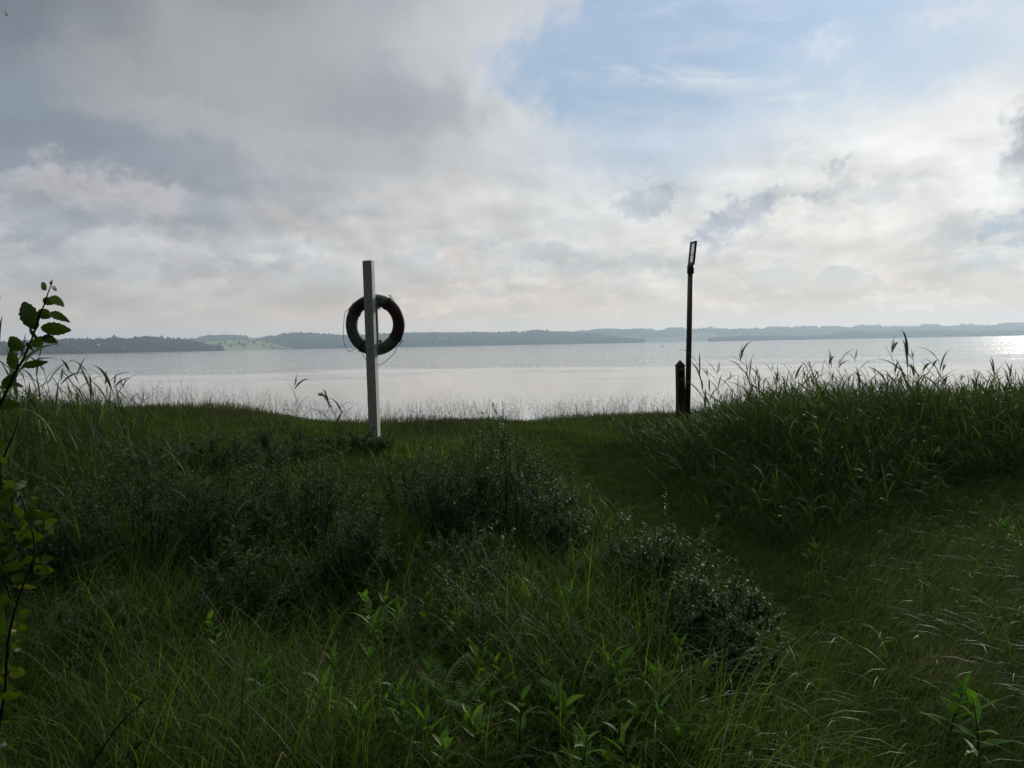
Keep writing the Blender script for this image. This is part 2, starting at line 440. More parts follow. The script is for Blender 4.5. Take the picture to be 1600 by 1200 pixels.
M_board = simple('painted_board', (.22,.235,.21), (.34,.345,.32), 12, 0.7, 0.3, 5, 0.3, (10, 10, 1))
M_rope = simple('rope', (.05,.055,.05), (.10,.10,.09), 60, 0.9, 0.1)
M_strap = simple('rubber_strap', (.02,.022,.02), (.04,.042,.038), 30, 0.7, 0.3)
M_pole = simple('brown_metal', (.030,.017,.015), (.046,.026,.022), 22, 0.55, 0.4, 5, 0.1)
M_frame = simple('dark_frame', (.018,.015,.016), (.030,.024,.025), 30, 0.5, 0.4)
M_boll = simple('tarred_timber', (.030,.018,.014), (.058,.034,.026), 10, 0.85, 0.15, 6, 0.6, (16, 16, 1.5))
M_mark = simple('reflector', (.10,.11,.03), (.16,.16,.05), 30, 0.5, 0.5)
def ring_paint(name, a, b):
    return simple(name, a, b, 14, 0.55, 0.4, 7, 0.15)
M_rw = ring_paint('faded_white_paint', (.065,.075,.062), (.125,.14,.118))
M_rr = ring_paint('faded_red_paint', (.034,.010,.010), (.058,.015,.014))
M_pane = new_mat('milky_pane')
_p = principled(M_pane[1], (.55,.53,.58,1), 0.35, 0.5)
_t = M_pane[1].n.new('ShaderNodeBsdfTranslucent'); _t.inputs[0].default_value = (.8,.78,.84,1)
_tt = M_pane[1].n.new('ShaderNodeBsdfTransparent'); _tt.inputs[0].default_value = (.78,.76,.82,1)
_m1 = M_pane[1].n.new('ShaderNodeMixShader'); _m1.inputs[0].default_value = 0.6
_m2 = M_pane[1].n.new('ShaderNodeMixShader'); _m2.inputs[0].default_value = 0.45
M_pane[1].l.new(_p.outputs[0], _m1.inputs[1]); M_pane[1].l.new(_t.outputs[0], _m1.inputs[2])
M_pane[1].l.new(_m1.outputs[0], _m2.inputs[1]); M_pane[1].l.new(_tt.outputs[0], _m2.inputs[2])
M_pane[1].l.new(_m2.outputs[0], M_pane[2].inputs[0])
M_pane = M_pane[0]

# ------------------------------------------------------------------ terrain
WATER_Z = -2.5
def sst(a, b, x):
    t = np.clip((x - a) / (b - a), 0, 1); return t * t * (3 - 2 * t)
PATH = np.array([(1.35, 0.5), (1.25, 2.6), (1.45, 3.6), (1.55, 4.6), (1.35, 5.6), (1.16, 6.6), (0.98, 7.3), (0.62, 8.3), (0.50, 9.2), (0.30, 10.4), (0.2, 12.0), (0.1, 16.0)])
def path_x(y): return np.interp(y, PATH[:, 1], PATH[:, 0])
def crest_y(x): return 11.9 + 0.35 * np.sin(x * 0.5 + 0.6) - 0.03 * np.clip(-x, 0, 9)
def gz(x, y):
    x = np.asarray(x, float); y = np.asarray(y, float)
    z = 0.40 * sst(4.0, 9.6, y)
    z = z + 0.36 * sst(-1.5, -5.5, x) * sst(5, 10, y) + 0.10 * sst(3.0, 6.0, x) * sst(5, 9, y)
    z = z + 0.035 * np.sin(x * 1.9 + 0.7) * np.sin(y * 1.3 + 1.1) + 0.018 * np.sin(x * 4.3) * np.cos(y * 3.7 + .4)
    z = z - 0.05 * np.exp(-((x - path_x(y)) / 0.4) ** 2) * sst(9.5, 6.5, y)
    c = crest_y(x)
    z = z - 3.6 * sst(0, 9.5, y - c) - 0.28 * np.clip((y - c - 8) / 3, 0, 8)
    z = z + 0.25 * sst(0, -25, y)
    return z
def axis(lims, steps):
    out = [lims[0]]
    for a, b, s_ in steps:
        out += list(np.arange(a, b, s_))
    return np.unique(np.round(np.array(out + [lims[1]]), 4))
gx = axis((-6700, 6700), [(-400, -60, 40), (-60, -14, 3), (-14, 14, 0.2), (14, 60, 3), (60, 400, 40)])
gy = axis((-300, 7500), [(-200, -10, 15), (-10, 0, 1), (0, 22, 0.2), (22, 60, 3), (60, 400, 80)])
X, Y = np.meshgrid(gx, gy)
Z = gz(X, Y)
Z = np.where(Y > 60, -5.4, Z)
V = np.stack([X, Y, Z], -1).reshape(-1, 3)
nx, ny = len(gx), len(gy)
I = (np.arange(ny - 1)[:, None] * nx + np.arange(nx - 1)[None, :])
F = np.stack([I, I + 1, I + 1 + nx, I + nx], -1).reshape(-1, 4)
tag(mesh_obj('ground', V, F, M_soil, smooth=True), 'dark soil of the grassy bank running down to the lake', 'ground', kind='structure')
# mown path, a sheet just above the ground
py_ = np.arange(0.4, 12.6, 0.12); hw = 0.15 + 0.04 * np.sin(py_ * 1.7) + 0.03 * np.sin(py_ * 4.9 + 1)
pv = []
for y_, w_ in zip(py_, hw):
    for k in np.linspace(-1, 1, 7):
        x_ = path_x(y_) + k * w_; pv.append((x_, y_, float(gz(x_, y_)) + 0.006 - 0.02 * abs(k) ** 3))
n7 = len(py_)
pf = [(i * 7 + k, i * 7 + k + 1, (i + 1) * 7 + k + 1, (i + 1) * 7 + k) for i in range(n7 - 1) for k in range(6)]
tag(mesh_obj('path', pv, pf, M_path, smooth=True), 'trodden grass path winding up the bank to the water', 'path', kind='structure')

# ------------------------------------------------------------------ water
mw, n, out = new_mat('lake_water')
t = n.n.new('ShaderNodeTexCoord'); sx = n.n.new('ShaderNodeSeparateXYZ'); n.l.new(t.outputs['Object'], sx.inputs[0])
wx, wy, _ = sx.outputs
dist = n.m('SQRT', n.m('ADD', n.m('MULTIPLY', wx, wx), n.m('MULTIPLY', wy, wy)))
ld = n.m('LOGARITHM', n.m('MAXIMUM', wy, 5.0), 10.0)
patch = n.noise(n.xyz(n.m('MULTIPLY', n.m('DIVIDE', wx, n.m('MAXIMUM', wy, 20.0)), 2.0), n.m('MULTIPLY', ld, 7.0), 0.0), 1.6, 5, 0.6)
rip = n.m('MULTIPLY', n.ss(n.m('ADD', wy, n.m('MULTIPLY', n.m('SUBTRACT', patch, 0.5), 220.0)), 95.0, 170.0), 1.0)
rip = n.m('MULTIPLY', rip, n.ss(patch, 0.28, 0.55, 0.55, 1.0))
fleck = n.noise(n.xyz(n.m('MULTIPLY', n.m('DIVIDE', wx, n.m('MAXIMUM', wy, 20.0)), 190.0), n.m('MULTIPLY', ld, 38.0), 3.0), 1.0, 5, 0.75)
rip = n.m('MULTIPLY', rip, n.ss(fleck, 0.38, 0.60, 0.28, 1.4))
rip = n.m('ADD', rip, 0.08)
h1 = n.noise(n.xyz(n.m('MULTIPLY', wx, 0.6), wy, 0.0), 1.1, 3, 0.6)
h2 = n.noise(n.xyz(n.m('MULTIPLY', wx, 0.35), wy, 0.0), 0.10, 3, 0.55)
h3 = n.noise(n.xyz(n.m('MULTIPLY', wx, 0.5), wy, 2.0), 6.0, 2, 0.5)
h4 = n.noise(n.xyz(n.m('MULTIPLY', wx, 0.055), n.m('MULTIPLY', wy, 0.012), 5.0), 1.0, 3, 0.6)
hh = n.m('ADD', n.m('ADD', n.m('MULTIPLY', h4, 1.6), n.m('ADD', n.m('MULTIPLY', h1, 0.10), n.m('MULTIPLY', h2, 0.35))), n.m('MULTIPLY', h3, 0.010))
bp = n.n.new('ShaderNodeBump'); bp.inputs['Distance'].default_value = 1.0
n.put(bp.inputs['Strength'], n.m('MULTIPLY', rip, 0.45)); n.l.new(hh, bp.inputs['Height'])
p = principled(n, n.mix(rip, (.56,.53,.48,1), (.26,.27,.27,1)), n.m('ADD', 0.03, n.m('MULTIPLY', rip, 0.06)), 0.5, IOR=4.5)  # paler calm and darker rippled base colour stand in for sky reflection
n.l.new(bp.outputs[0], p.inputs['Normal']); n.l.new(p.outputs[0], out.inputs[0])
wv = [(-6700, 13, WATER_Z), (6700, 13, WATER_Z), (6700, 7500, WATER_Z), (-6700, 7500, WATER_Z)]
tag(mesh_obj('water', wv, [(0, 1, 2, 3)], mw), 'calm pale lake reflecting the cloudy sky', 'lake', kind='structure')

# ------------------------------------------------------------------ far shore
M_wood = simple('far_woodland', (.009,.016,.008), (.020,.032,.014), 0.03, 0.95, 0.05)
M_fwood = simple('far_wood_floor', (.010,.018,.008), (.018,.028,.012), 0.02, 0.95, 0.05)
mf, n, out = new_mat('far_fields')
t = n.n.new('ShaderNodeTexCoord')
vo = n.n.new('ShaderNodeTexVoronoi'); vo.inputs['Scale'].default_value = 0.0042; n.l.new(t.outputs['Object'], vo.inputs['Vector'])
sc_ = n.n.new('ShaderNodeSeparateColor'); n.l.new(vo.outputs['Color'], sc_.inputs[0])
fc = n.ramp(sc_.outputs[0], [(0, (.07,.10,.035,1)), (.35, (.16,.20,.06,1)), (.6, (.28,.30,.11,1)), (1, (.38,.37,.18,1))], 'CONSTANT')
p = principled(n, fc, 0.95, 0.05); n.l.new(p.outputs[0], out.inputs[0])
M_farg = simple('hazy_pasture', (.030,.048,.018), (.070,.095,.034), 0.004, 0.95, 0.05, 2)

def prof(pts, x): return np.interp(x, [a for a, b in pts], [b for a, b in pts])
def hill(name, pts, d0, d1, d2, lower, mat, label, step=8):
    """a ridge whose crest is seen along pts (px, py); d0 shore distance, d1 crest, d2 back foot; returns a height sampler"""
    xs = np.arange(pts[0][0], pts[-1][0] + 1, step, dtype=float)
    tt = np.array([0, .15, .3, .45, .6, .75, .9, 1.0, 1.15, 1.4, 1.7, 2.0])
    Vv = []; crest = []
    for x_ in xs:
        d = at(x_, prof(pts, x_), 1.0) - Vector((0, 0, EYE))     # per metre of depth
        D0 = np.interp(x_, *d0) if isinstance(d0, tuple) else d0
        D1 = D0 + (d1); D2 = D1 + d2
        H = max(EYE + d.z * D1 - lower, WATER_Z + 0.8); crest.append((x_, D0, D1, H))
        for q in tt:
            if q <= 1: D = D0 + q * d1; z = WATER_Z - 0.6 + (H - WATER_Z + 0.6) * (q ** 0.8)
            else: D = D1 + (q - 1) * d2; z = H + (-6.0 - H) * sst(0, 1, q - 1)
            if q == 0: z = WATER_Z - 0.7
            Vv.append((d.x * D, D, z + (0 if q in (0,) else 0.4 * math.sin(x_ * .13 + q * 5))))
    k = len(tt); nn_ = len(xs)
    I = (np.arange(nn_ - 1)[:, None] * k + np.arange(k - 1)[None, :])
    F = np.stack([I, I + k, I + k + 1, I + 1], -1).reshape(-1, 4)
    tag(mesh_obj(name, np.array(Vv), F, mat, smooth=True), label, 'hill', kind='structure')
    cr = np.array(crest)
    def height(px, q):
        D0 = np.interp(px, cr[:, 0], cr[:, 1]); D1 = np.interp(px, cr[:, 0], cr[:, 2]); H = np.interp(px, cr[:, 0], cr[:, 3])
        D = D0 + q * (D1 - D0); z = WATER_Z - 0.6 + (H - WATER_Z + 0.6) * (np.clip(q, 0.001, 1) ** 0.8)
        dxm = np.array([(at(a, 540, 1.0)).x for a in np.atleast_1d(px)])
        return dxm * D, D, z
    return height
# unit crown blob
_bm = bmesh.new(); bmesh.ops.create_icosphere(_bm, subdivisions=2, radius=1.0)
ICO_V = np.array([v.co[:] for v in _bm.verts]); ICO_F = np.array([[v.index for v in f.verts] for f in _bm.faces]); _bm.free()
_bm = bmesh.new(); bmesh.ops.create_icosphere(_bm, subdivisions=1, radius=1.0)
ICO1_V = np.array([v.co[:] for v in _bm.verts]); ICO1_F = np.array([[v.index for v in f.verts] for f in _bm.faces]); _bm.free()
def blobs(x, y, z, r, hgt, rs):
    n_ = len(x); k = len(ICO1_V)
    V = ICO1_V[None] * (1 + 0.28 * rs.standard_normal((n_, k, 1)))
    V = V * np.stack([r, r, hgt * 0.5], 1)[:, None, :]
    V = V + np.stack([x, y, z + hgt * 0.5], 1)[:, None, :]
    F = ICO1_F[None] + (np.arange(n_) * k)[:, None, None]
    return V.reshape(-1, 3), F.reshape(-1, 3)
def wood(name, height, x0, x1, count, r, hgt, label, keep=None, seed=1, qlo=0.0):
    rs = np.random.default_rng(seed)
    px = rs.uniform(x0, x1, count); q = qlo + (1 - qlo) * rs.random(count) ** 0.75
    if keep is not None:
        k = keep(px, q); px, q = px[k], q[k]
    x, y, z = height(px, q)
    rr = r * rs.uniform(.6, 1.35, len(px)); hh_ = hgt * rs.uniform(.75, 1.2, len(px))
    V, F = blobs(x, y, z - 1.5, rr, hh_, rs)
    tag(mesh_obj(name, V, F, M_wood, smooth=False), label, 'woodland', kind='stuff')

A = [(-700,545),(-300,540),(0,534),(80,531),(100,528),(155,530.5),(180,526.5),(200,529),(223,524.6),(240,527),(260,527),(285,530),(310,534),(335,541),(352,548)]
hA = hill('hills', A, ([-700, 0, 350], [1700, 1750, 2500]), 420, 700, 15, M_fwood, 'low wooded point at the near end of the far shore')
wood('distant_wood', hA, -650, 345, 5200, 7.5, 17, 'dark wood along the nearer end of the far shore', seed=2)
F2 = [(230,533),(300,530),(315,527),(330,525.5),(385,525.5),(400,527),(415,526),(440,527),(480,530)]
hF2 = hill('hills', F2, 4200, 700, 700, 4, mf, 'pale fields high behind the wooded point')
wood('distant_wood', hF2, 318, 388, 520, 11, 16, 'wood on the hilltop above the pale fields', keep=lambda p, q: q > .62, seed=3)
wood('distant_wood', hF2, 236, 316, 320, 11, 14, 'wood behind the dark wooded point', keep=lambda p, q: q > .45, seed=31)
F1 = [(310,540),(340,533),(370,532),(400,532),(420,535),(440,540),(462,545),(478,546.5)]
hF1 = hill('hills', F1, 3100, 420, 500, 0, mf, 'sloping pale green fields above the shore', step=4)
B = [(390,533),(402,529),(415,526),(430,524),(440,522),(455,519.4),(470,519),(490,520.5),(520,521.8),(545,524),(560,523.5),(580,522),(640,519),(720,519.2),(790,519),(800,517),(815,519.5),(830,515.5),(845,515),(860,517.5),(900,518.5),(930,521),(960,525),(1000,531),(1015,536)]
hB = hill('hills', B, ([390, 470, 1010], [3700, 3300, 3500]), 700, 900, 15, M_fwood, 'long wooded hill across the middle of the far shore')
wood('distant_wood', hB, 398, 1005, 9000, 8.5, 17, 'long blue-green wood across the middle of the far shore', seed=4)
C = [(850,523),(905,520.5),(935,519),(1000,517.6),(1045,517),(1100,516.2),(1190,516),(1240,515),(1300,514.6),(1345,513.5),(1400,512.3),(1440,511.8),(1500,511.5),(1560,510.5),(1600,509),(1900,505),(2000,503)]
hC = hill('hills', C, ([850, 1600], [4500, 4700]), 1100, 800, 1, M_farg, 'broad hazy fields on the farthest ridge')
def clumps(p, q):
    k = np.zeros(len(p), bool)
    for a, b in ((1043, 1069), (1197, 1233), (1243, 1276), (1284, 1314), (1338, 1375), (1442, 1466), (1560, 1640), (925, 965), (1105, 1112), (1500, 1520)):
        k |= (p > a) & (p < b) & (q > .86)
    k |= (p > 1005) & (p < 1066) & (q > .30) & (q < .62)
    k |= (p > 900) & (p < 1020) & (q > .50) & (q < .85)
    k |= (q > .70) & (q < .76) & (p > 1080)
    k |= (q > .42) & (q < .47) & (p > 1120)
    k |= (p > 1640) & (q > .8)
    return k
wood('distant_wood', hC, 880, 1900, 26000, 14, 25, 'small woods and hedges on the farthest ridge', keep=clumps, seed=5)
D = [(1105,529),(1130,527),(1160,524.5),(1200,525),(1260,524.6),(1300,523.6),(1312,519.5),(1345,517.3),(1360,519),(1440,516),(1500,517),(1600,516.4),(1900,512),(2000,511)]
hD = hill('hills', D, ([1105, 1600], [3600, 3900]), 380, 400, 13, M_fwood, 'low wooded shore beneath the farthest ridge')
wood('distant_wood', hD, 1110, 1900, 6500, 10, 16, 'low blue wood lining the shore beneath the farthest ridge', seed=6)

# solitary trees in the pale fields
def field_tree(px, q, h, label, seed, hs=hF1):
    x, y, z = (float(np.ravel(v)[0]) for v in hs(np.array([px]), np.array([q])))
    root = empty('field_tree', (x, y, z - 0.5)); tag(root, label, 'tree', 'trees in the pale fields')
    tv = tube([(0, 0, 0), (0.2, 0, h * .3), (0, 0.2, h * .6)], [h * .045, h * .035, h * .02], 6)
    mesh_obj('trunk', tv[0], tv[1], M_bark, root)
    rs = np.random.default_rng(seed); n_ = 26
    ang = rs.uniform(0, 6.28, n_); rad = h * .30 * np.sqrt(rs.random(n_)); zz = h * rs.uniform(.22, .72, n_)
    V, F = blobs(rad * np.cos(ang), rad * np.sin(ang), zz, h * rs.uniform(.10, .19, n_), h * rs.uniform(.22, .34, n_), rs)
    mesh_obj('crown', V, F, M_wood, root)
spots = [(343, .30, 19, 'broad tree lowest at the edge of the pale fields beside the dark wood'),
         (352, .62, 15, 'round tree halfway up the pale field next to the dark wood'),
         (360, .20, 14, 'small low tree near the water in the pale field'),
         (366, .80, 17, 'tree high in the pale field under the hilltop wood'),
         (373, .35, 20, 'large dark tree in the middle of the pale field'),
         (380, .16, 22, 'largest dark tree just above the shore of the pale field'),
         (388, .70, 14, 'small tree high up the open pale field'),
         (397, .50, 17, 'lone round tree on the open slope of the pale field'),
         (403, .86, 15, 'tree at the top of the slope near the wooded hill'),
         (411, .22, 12, 'smallest tree, alone low down in the open field'),
         (418, .68, 16, 'broad tree at the foot of the long wooded hill'),
         (424, .35, 12, 'tree nearest the tip of the pale field')]
for i, (a, b, c, l) in enumerate(spots): field_tree(a, b, c, l, 40 + i)
# far houses
def house(px, q, hs, w, d, h, label, up=0.0, name='house'):
    x, y, z = (float(np.ravel(v)[0]) for v in hs(np.array([px]), np.array([q])))
    root = empty(name, (x, y, z + up)); tag(root, label, 'house')
    bm = bmesh.new(); bx(bm, (0, 0, h / 2 - 3), (w, d, h + 6)); bm_obj('wall', bm, simple('pale_wall', (.62,.62,.58), (.75,.75,.70), 0.5), root)
    bm = bmesh.new()
    vs = [bm.verts.new(p) for p in ((-w/2-.4, -d/2-.4, h), (w/2+.4, -d/2-.4, h), (w/2+.4, d/2+.4, h), (-w/2-.4, d/2+.4, h), (-w/2-.4, 0, h + d*.35), (w/2+.4, 0, h + d*.35))]
    for f in ((0,1,5,4), (2,3,4,5), (1,2,5), (3,0,4), (3,2,1,0)): bm.faces.new([vs[i] for i in f])
    bm_obj('roof', bm, simple('pale_roof', (.30,.30,.30), (.42,.42,.42), 0.5), root)
    for k in (-.28, .28):
        bm = bmesh.new(); bx(bm, (k * w, -d/2 - .05, h * .5), (w * .14, .12, h * .35)); bm_obj('window', bm, M_frame, root)
house(153, .16, hA, 9, 7, 6, 'tiny white house at the foot of the dark far wood', up=11)
house(691, .22, hB, 34, 9, 6, 'long pale farm building low in the far wood beside the ring buoy', up=13, name='farm_building')
house(1410, .10, hD, 13, 8, 6, 'pale house on the low wooded shore below the far ridge', up=8)

# dark buoy on the water
b = at(1035, 541.8, 1.0) - Vector((0, 0, EYE)); D_ = (WATER_Z - EYE) / b.z
root = empty('buoy', (b.x * D_, D_, WATER_Z)); tag(root, 'small dark buoy floating far out near the thin sign pole', 'buoy')
vs = tube([(0,0,-.5),(0,0,-.2),(0,0,.25),(0,0,.6),(0,0,.75)], [.35,.62,.66,.4,.12], 14); mesh_obj('float', vs[0], vs[1], M_strap, root, True)
vs = tube([(0,0,.74),(0.05,0,1.5)], [.06,.05], 8); mesh_obj('stick', vs[0], vs[1], M_strap, root, True)

# ------------------------------------------------------------------ ring buoy post
PY = 9.4
pb = at(586, 690, PY)
gz0 = float(gz(pb.x, PY))
post = empty('lifebuoy_post', (pb.x, PY, gz0 - 0.05))
tag(post, 'pale weathered square timber post carrying the ring buoy', 'post')
ptop = at(575.6, 409, PY)
axis_ = (ptop - Vector((pb.x, PY, gz0 - .05))); PH = axis_.length
tilt = Vector((0, 0, 1)).rotation_difference(axis_.normalized()).to_matrix().to_4x4()
PMAT = tilt @ Matrix.Rotation(R(-9), 4, 'Z')
post.rotation_euler = PMAT.to_euler()
bm = bmesh.new(); bx(bm, (0, 0, PH / 2), (.112, .112, PH), 0.005); bm_obj('timber', bm, M_postw, post)
bm = bmesh.new(); bx(bm, (0, 0, PH + .004), (.100, .100, .014), .003); bm_obj('end_cap', bm, M_endgr, post)
def post_local(p): return (Matrix.Translation(post.location) @ PMAT).inverted() @ p
rc = at(586.0, 507.5, PY + 0.13)
rl = post_local(rc); rzc = rl.z
bm = bmesh.new(); bx(bm, (.036, .069, rzc - .02), (.07, .022, .62), .004); bm_obj('backing_board', bm, M_board, post)
bm = bmesh.new(); bx(bm, (.045, .13, rzc - .27), (.05, .12, .03), .004); bx(bm, (.045, .185, rzc - .235), (.05, .016, .10), .004)
bm_obj('hook', bm, M_strap, post); bm = bmesh.new(); bx(bm, (.045, .13, rzc + .205), (.05, .12, .03), .004); bx(bm, (.045, .185, rzc + .24), (.05, .016, .09), .004)
bm_obj('hook', bm, M_strap, post)
for k in (-.3, -.1, .12, .28):
    bm = bmesh.new(); r_ = bmesh.ops.create_uvsphere(bm, u_segments=8, v_segments=5, radius=.009); bmesh.ops.transform(bm, matrix=Matrix.Translation((0.0, -.057, rzc + k)), verts=r_['verts']); bm_obj('bolt', bm, M_strap, post)

# the ring: origin at its centre, hanging on the far side of the post
RW = Matrix.Translation(post.location) @ PMAT
ringc = RW @ Vector((rl.x + .0, .135, rzc))
buoy = empty('ring_buoy', ringc, PMAT.to_euler()); tag(buoy, 'faded red and white ring buoy hanging on the far side of the square post', 'ring buoy')
RM, RA, RB = 0.302, 0.074, 0.052          # major radius, radial and axial half thickness
NU, NV = 120, 20
def in_red(deg):
    d = (deg + 180) % 360 - 180
    return -37 < d < 62 or 103 < d < 146
vs, fs, mi = [], [], []
for i in range(NU):
    a = 2 * math.pi * i / NU
    wob = 1 + 0.006 * math.sin(3 * a + 1)
    for j in range(NV):
        b = 2 * math.pi * j / NV
        cb, sb = math.cos(b), math.sin(b)
        rr = RM * wob + RA * math.copysign(abs(cb) ** .85, cb)
        vs.append((rr * math.cos(a), RB * math.copysign(abs(sb) ** .8, sb), rr * math.sin(a)))
for i in range(NU):
    for j in range(NV):
        i2, j2 = (i + 1) % NU, (j + 1) % NV
        fs.append((i * NV + j, i * NV + j2, i2 * NV + j2, i2 * NV + j)); mi.append(0)
fs_w = [f for k, f in enumerate(fs) if not in_red((k // NV + .5) * 360 / NU)]
fs_r = [f for k, f in enumerate(fs) if in_red((k // NV + .5) * 360 / NU)]
def sub(name, fs_, mat):
    used = sorted({i for f in fs_ for i in f}); mp = {u: k for k, u in enumerate(used)}
    return mesh_obj(name, [vs[u] for u in used], [tuple(mp[i] for i in f) for f in fs_], mat, buoy, True)
w_ = sub('ring', fs_w, M_rw)
arcs = {'a': [f for k, f in enumerate(fs) if -37 < (((k // NV + .5) * 360 / NU + 180) % 360 - 180) < 62],
        'b': [f for k, f in enumerate(fs) if 103 < (((k // NV + .5) * 360 / NU + 180) % 360 - 180) < 146]}
for k_, f_ in arcs.items(): sub('red_band', f_, M_rr)
def strap(deg):
    a = R(deg); pts = []
    for j in range(20):
        b = 2 * math.pi * j / 20
        rr = RM + (RA + .004) * math.cos(b)
        pts.append(Vector((rr * math.cos(a), (RB + .004) * math.sin(b), rr * math.sin(a))))
    t_ = Vector((-math.sin(a), 0, math.cos(a)))
    v_, f_ = [], []
    for p_ in pts:
        v_ += [p_ - t_ * .016, p_ + t_ * .016]
    m_ = len(pts)
    for j in range(m_): k = (j + 1) % m_; f_.append((2*j, 2*k, 2*k+1, 2*j+1))
    o = mesh_obj('strap', v_, f_, M_strap, buoy, True)
    md = o.modifiers.new('thickness', 'SOLIDIFY'); md.thickness = .004; md.offset = 1
for d_ in (57, 147, 237, 327): strap(d_)
# grab line: points in the ring's plane (x, z in ring radii of the photograph), y towards the camera
RI = (Matrix.Translation(ringc) @ PMAT).inverted()
def rp(zx, zy, dy):           # from the 3.75x zoom of the photograph
    return RI @ at(500 + zx / 3.75, 380 + zy / 3.75, PY + .13 + dy)
def smooth_path(pts, k=6):
    out_ = []
    P_ = [pts[0]] + list(pts) + [pts[-1]]
    for i in range(1, len(P_) - 2):
        for s_ in range(k):
            t = s_ / k; a, b, c, d = P_[i-1], P_[i], P_[i+1], P_[i+2]
            out_.append(0.5 * ((2*b) + (c - a) * t + (2*a - 5*b + 4*c - d) * t*t + (3*b - a - 3*c + d) * t**3))
    out_.append(P_[-2]); return out_
for pts in ([rp(200,345,-.05), rp(163,392,-.03), rp(146,408,0), rp(139,470,0), rp(136,545,0), rp(146,596,0), rp(166,632,0), rp(192,627,0), rp(216,617,-.02), rp(238,628,-.04)],
            [rp(236,630,-.05), rp(250,650,0), rp(270,682,.02), rp(305,712,.03), rp(348,711,.0), rp(378,697,0), rp(408,672,0), rp(436,640,0), rp(452,606,-.02)],
            [rp(452,606,-.05), rp(470,590,-.055), rp(486,572,-.02), rp(478,560,-.06), rp(463,520,-.066), rp(456,440,-.066), rp(446,380,-.062), rp(430,335,-.06), rp(412,310,-.03), rp(402,303,0)],
            [rp(402,303,0), rp(412,312,-.02), rp(420,306,-.0)],
            [rp(216,640,.0), rp(234,632,-.02), rp(250,640,0)]):
    v_, f_ = tube(smooth_path(pts), .0035, 7); mesh_obj('grab_line', v_, f_, M_rope, buoy, True)

# ------------------------------------------------------------------ sign pole and bollard
QY = 10.38
qb = at(1073.2, 690, QY); qt = at(1079, 421, QY)
g0 = float(gz(qb.x, QY))
qb = qb + (qt - qb) * ((g0 - .1 - qb.z) / (qt.z - qb.z))
pole = empty('sign_post', qb); tag(pole, 'tall thin dark brown pole topped by a narrow framed pale panel', 'sign post')
ax2 = qt - qb; QM = Vector((0, 0, 1)).rotation_difference(ax2.normalized()).to_matrix().to_4x4()
pole.rotation_euler = QM.to_euler(); QH = ax2.length
v_, f_ = tube([(0,0,0),(0,0,QH*.5),(0,0,QH)], .0365, 20); mesh_obj('pole', v_, f_, M_pole, pole, True)
v_, f_ = tube([(0,0,QH-.055),(0,0,QH-.053),(0,0,QH+.055),(0,0,QH+.057)], [.040,.046,.046,.040], 20); mesh_obj('collar', v_, f_, M_frame, pole, True)
# panel seen nearly edge-on, leaning a little further to the right
hd = Matrix.Translation((.006, 0, QH + .055)) @ Matrix.Rotation(R(5.0), 4, 'Y') @ Matrix.Rotation(R(-76), 4, 'Z')
PW, PHH, TH = .155, .318, .020
def framebm():
    bm = bmesh.new(); b_ = .022
    bx(bm, (-(PW/2 - b_/2), 0, PHH/2), (b_, TH*1.3, PHH), .004); bx(bm, ((PW/2 - b_/2), 0, PHH/2), (b_, TH*1.3, PHH), .004)
    bx(bm, (0, 0, .02), (PW - 2*b_ + .002, TH*1.2, .038), .004); bx(bm, (0, 0, PHH - b_/2 - .001), (PW - 2*b_ + .002, TH*1.2, b_), .004)
    bx(bm, (0, 0, PHH*.44), (PW - 2*b_ + .002, TH*.7, .007), .001)
    bx(bm, (0, 0, -.012), (.05, .04, .03), .004)
    return bm
fr = bm_obj('panel_frame', framebm(), M_frame, pole); fr.matrix_local = hd
bm = bmesh.new(); bx(bm, (0, 0, PHH/2 + .005), (PW - .044, .004, PHH - .062)); pn = bm_obj('pane', bm, M_pane, fr)

BY = 10.56
bb = at(1064, 680, BY); bt = at(1063.8, 562, BY); gb = float(gz(bb.x, BY))
boll = empty('bollard', (bb.x, BY, gb - .08), (0, R(-.3), R(12))); tag(boll, 'short dark square wooden bollard with a pointed top beside the thin pole', 'bollard')
BH = bt.z - (gb - .08); w2 = .049
bm = bmesh.new(); bx(bm, (0, 0, (BH - .075) / 2), (2*w2, 2*w2, BH - .075), .004); bm_obj('timber', bm, M_boll, boll)
bm = bmesh.new(); q = [bm.verts.new(p) for p in ((-w2-.003,-w2-.003,BH-.075),(w2+.003,-w2-.003,BH-.075),(w2+.003,w2+.003,BH-.075),(-w2-.003,w2+.003,BH-.075),(0,0,BH))]
q2 = [bm.verts.new(p) for p in ((-w2-.003,-w2-.003,BH-.088),(w2+.003,-w2-.003,BH-.088),(w2+.003,w2+.003,BH-.088),(-w2-.003,w2+.003,BH-.088))]
for f in ((0,1,4),(1,2,4),(2,3,4),(3,0,4)): bm.faces.new([q[i] for i in f])
for i in range(4): j = (i+1) % 4; bm.faces.new([q2[i], q2[j], q[j], q[i]])
bm.faces.new(q2[::-1]); bm_obj('pointed_cap', bm, M_boll, boll)
bm = bmesh.new(); bx(bm, (0.0, -w2 - .003, BH - .125), (.062, .008, .034), .002); bm_obj('marker', bm, M_mark, boll)
bm = bmesh.new(); bx(bm, (0.0, -w2 - .002, BH - .165), (.066, .007, .020), .002); bm_obj('recess_plate', bm, M_frame, boll)

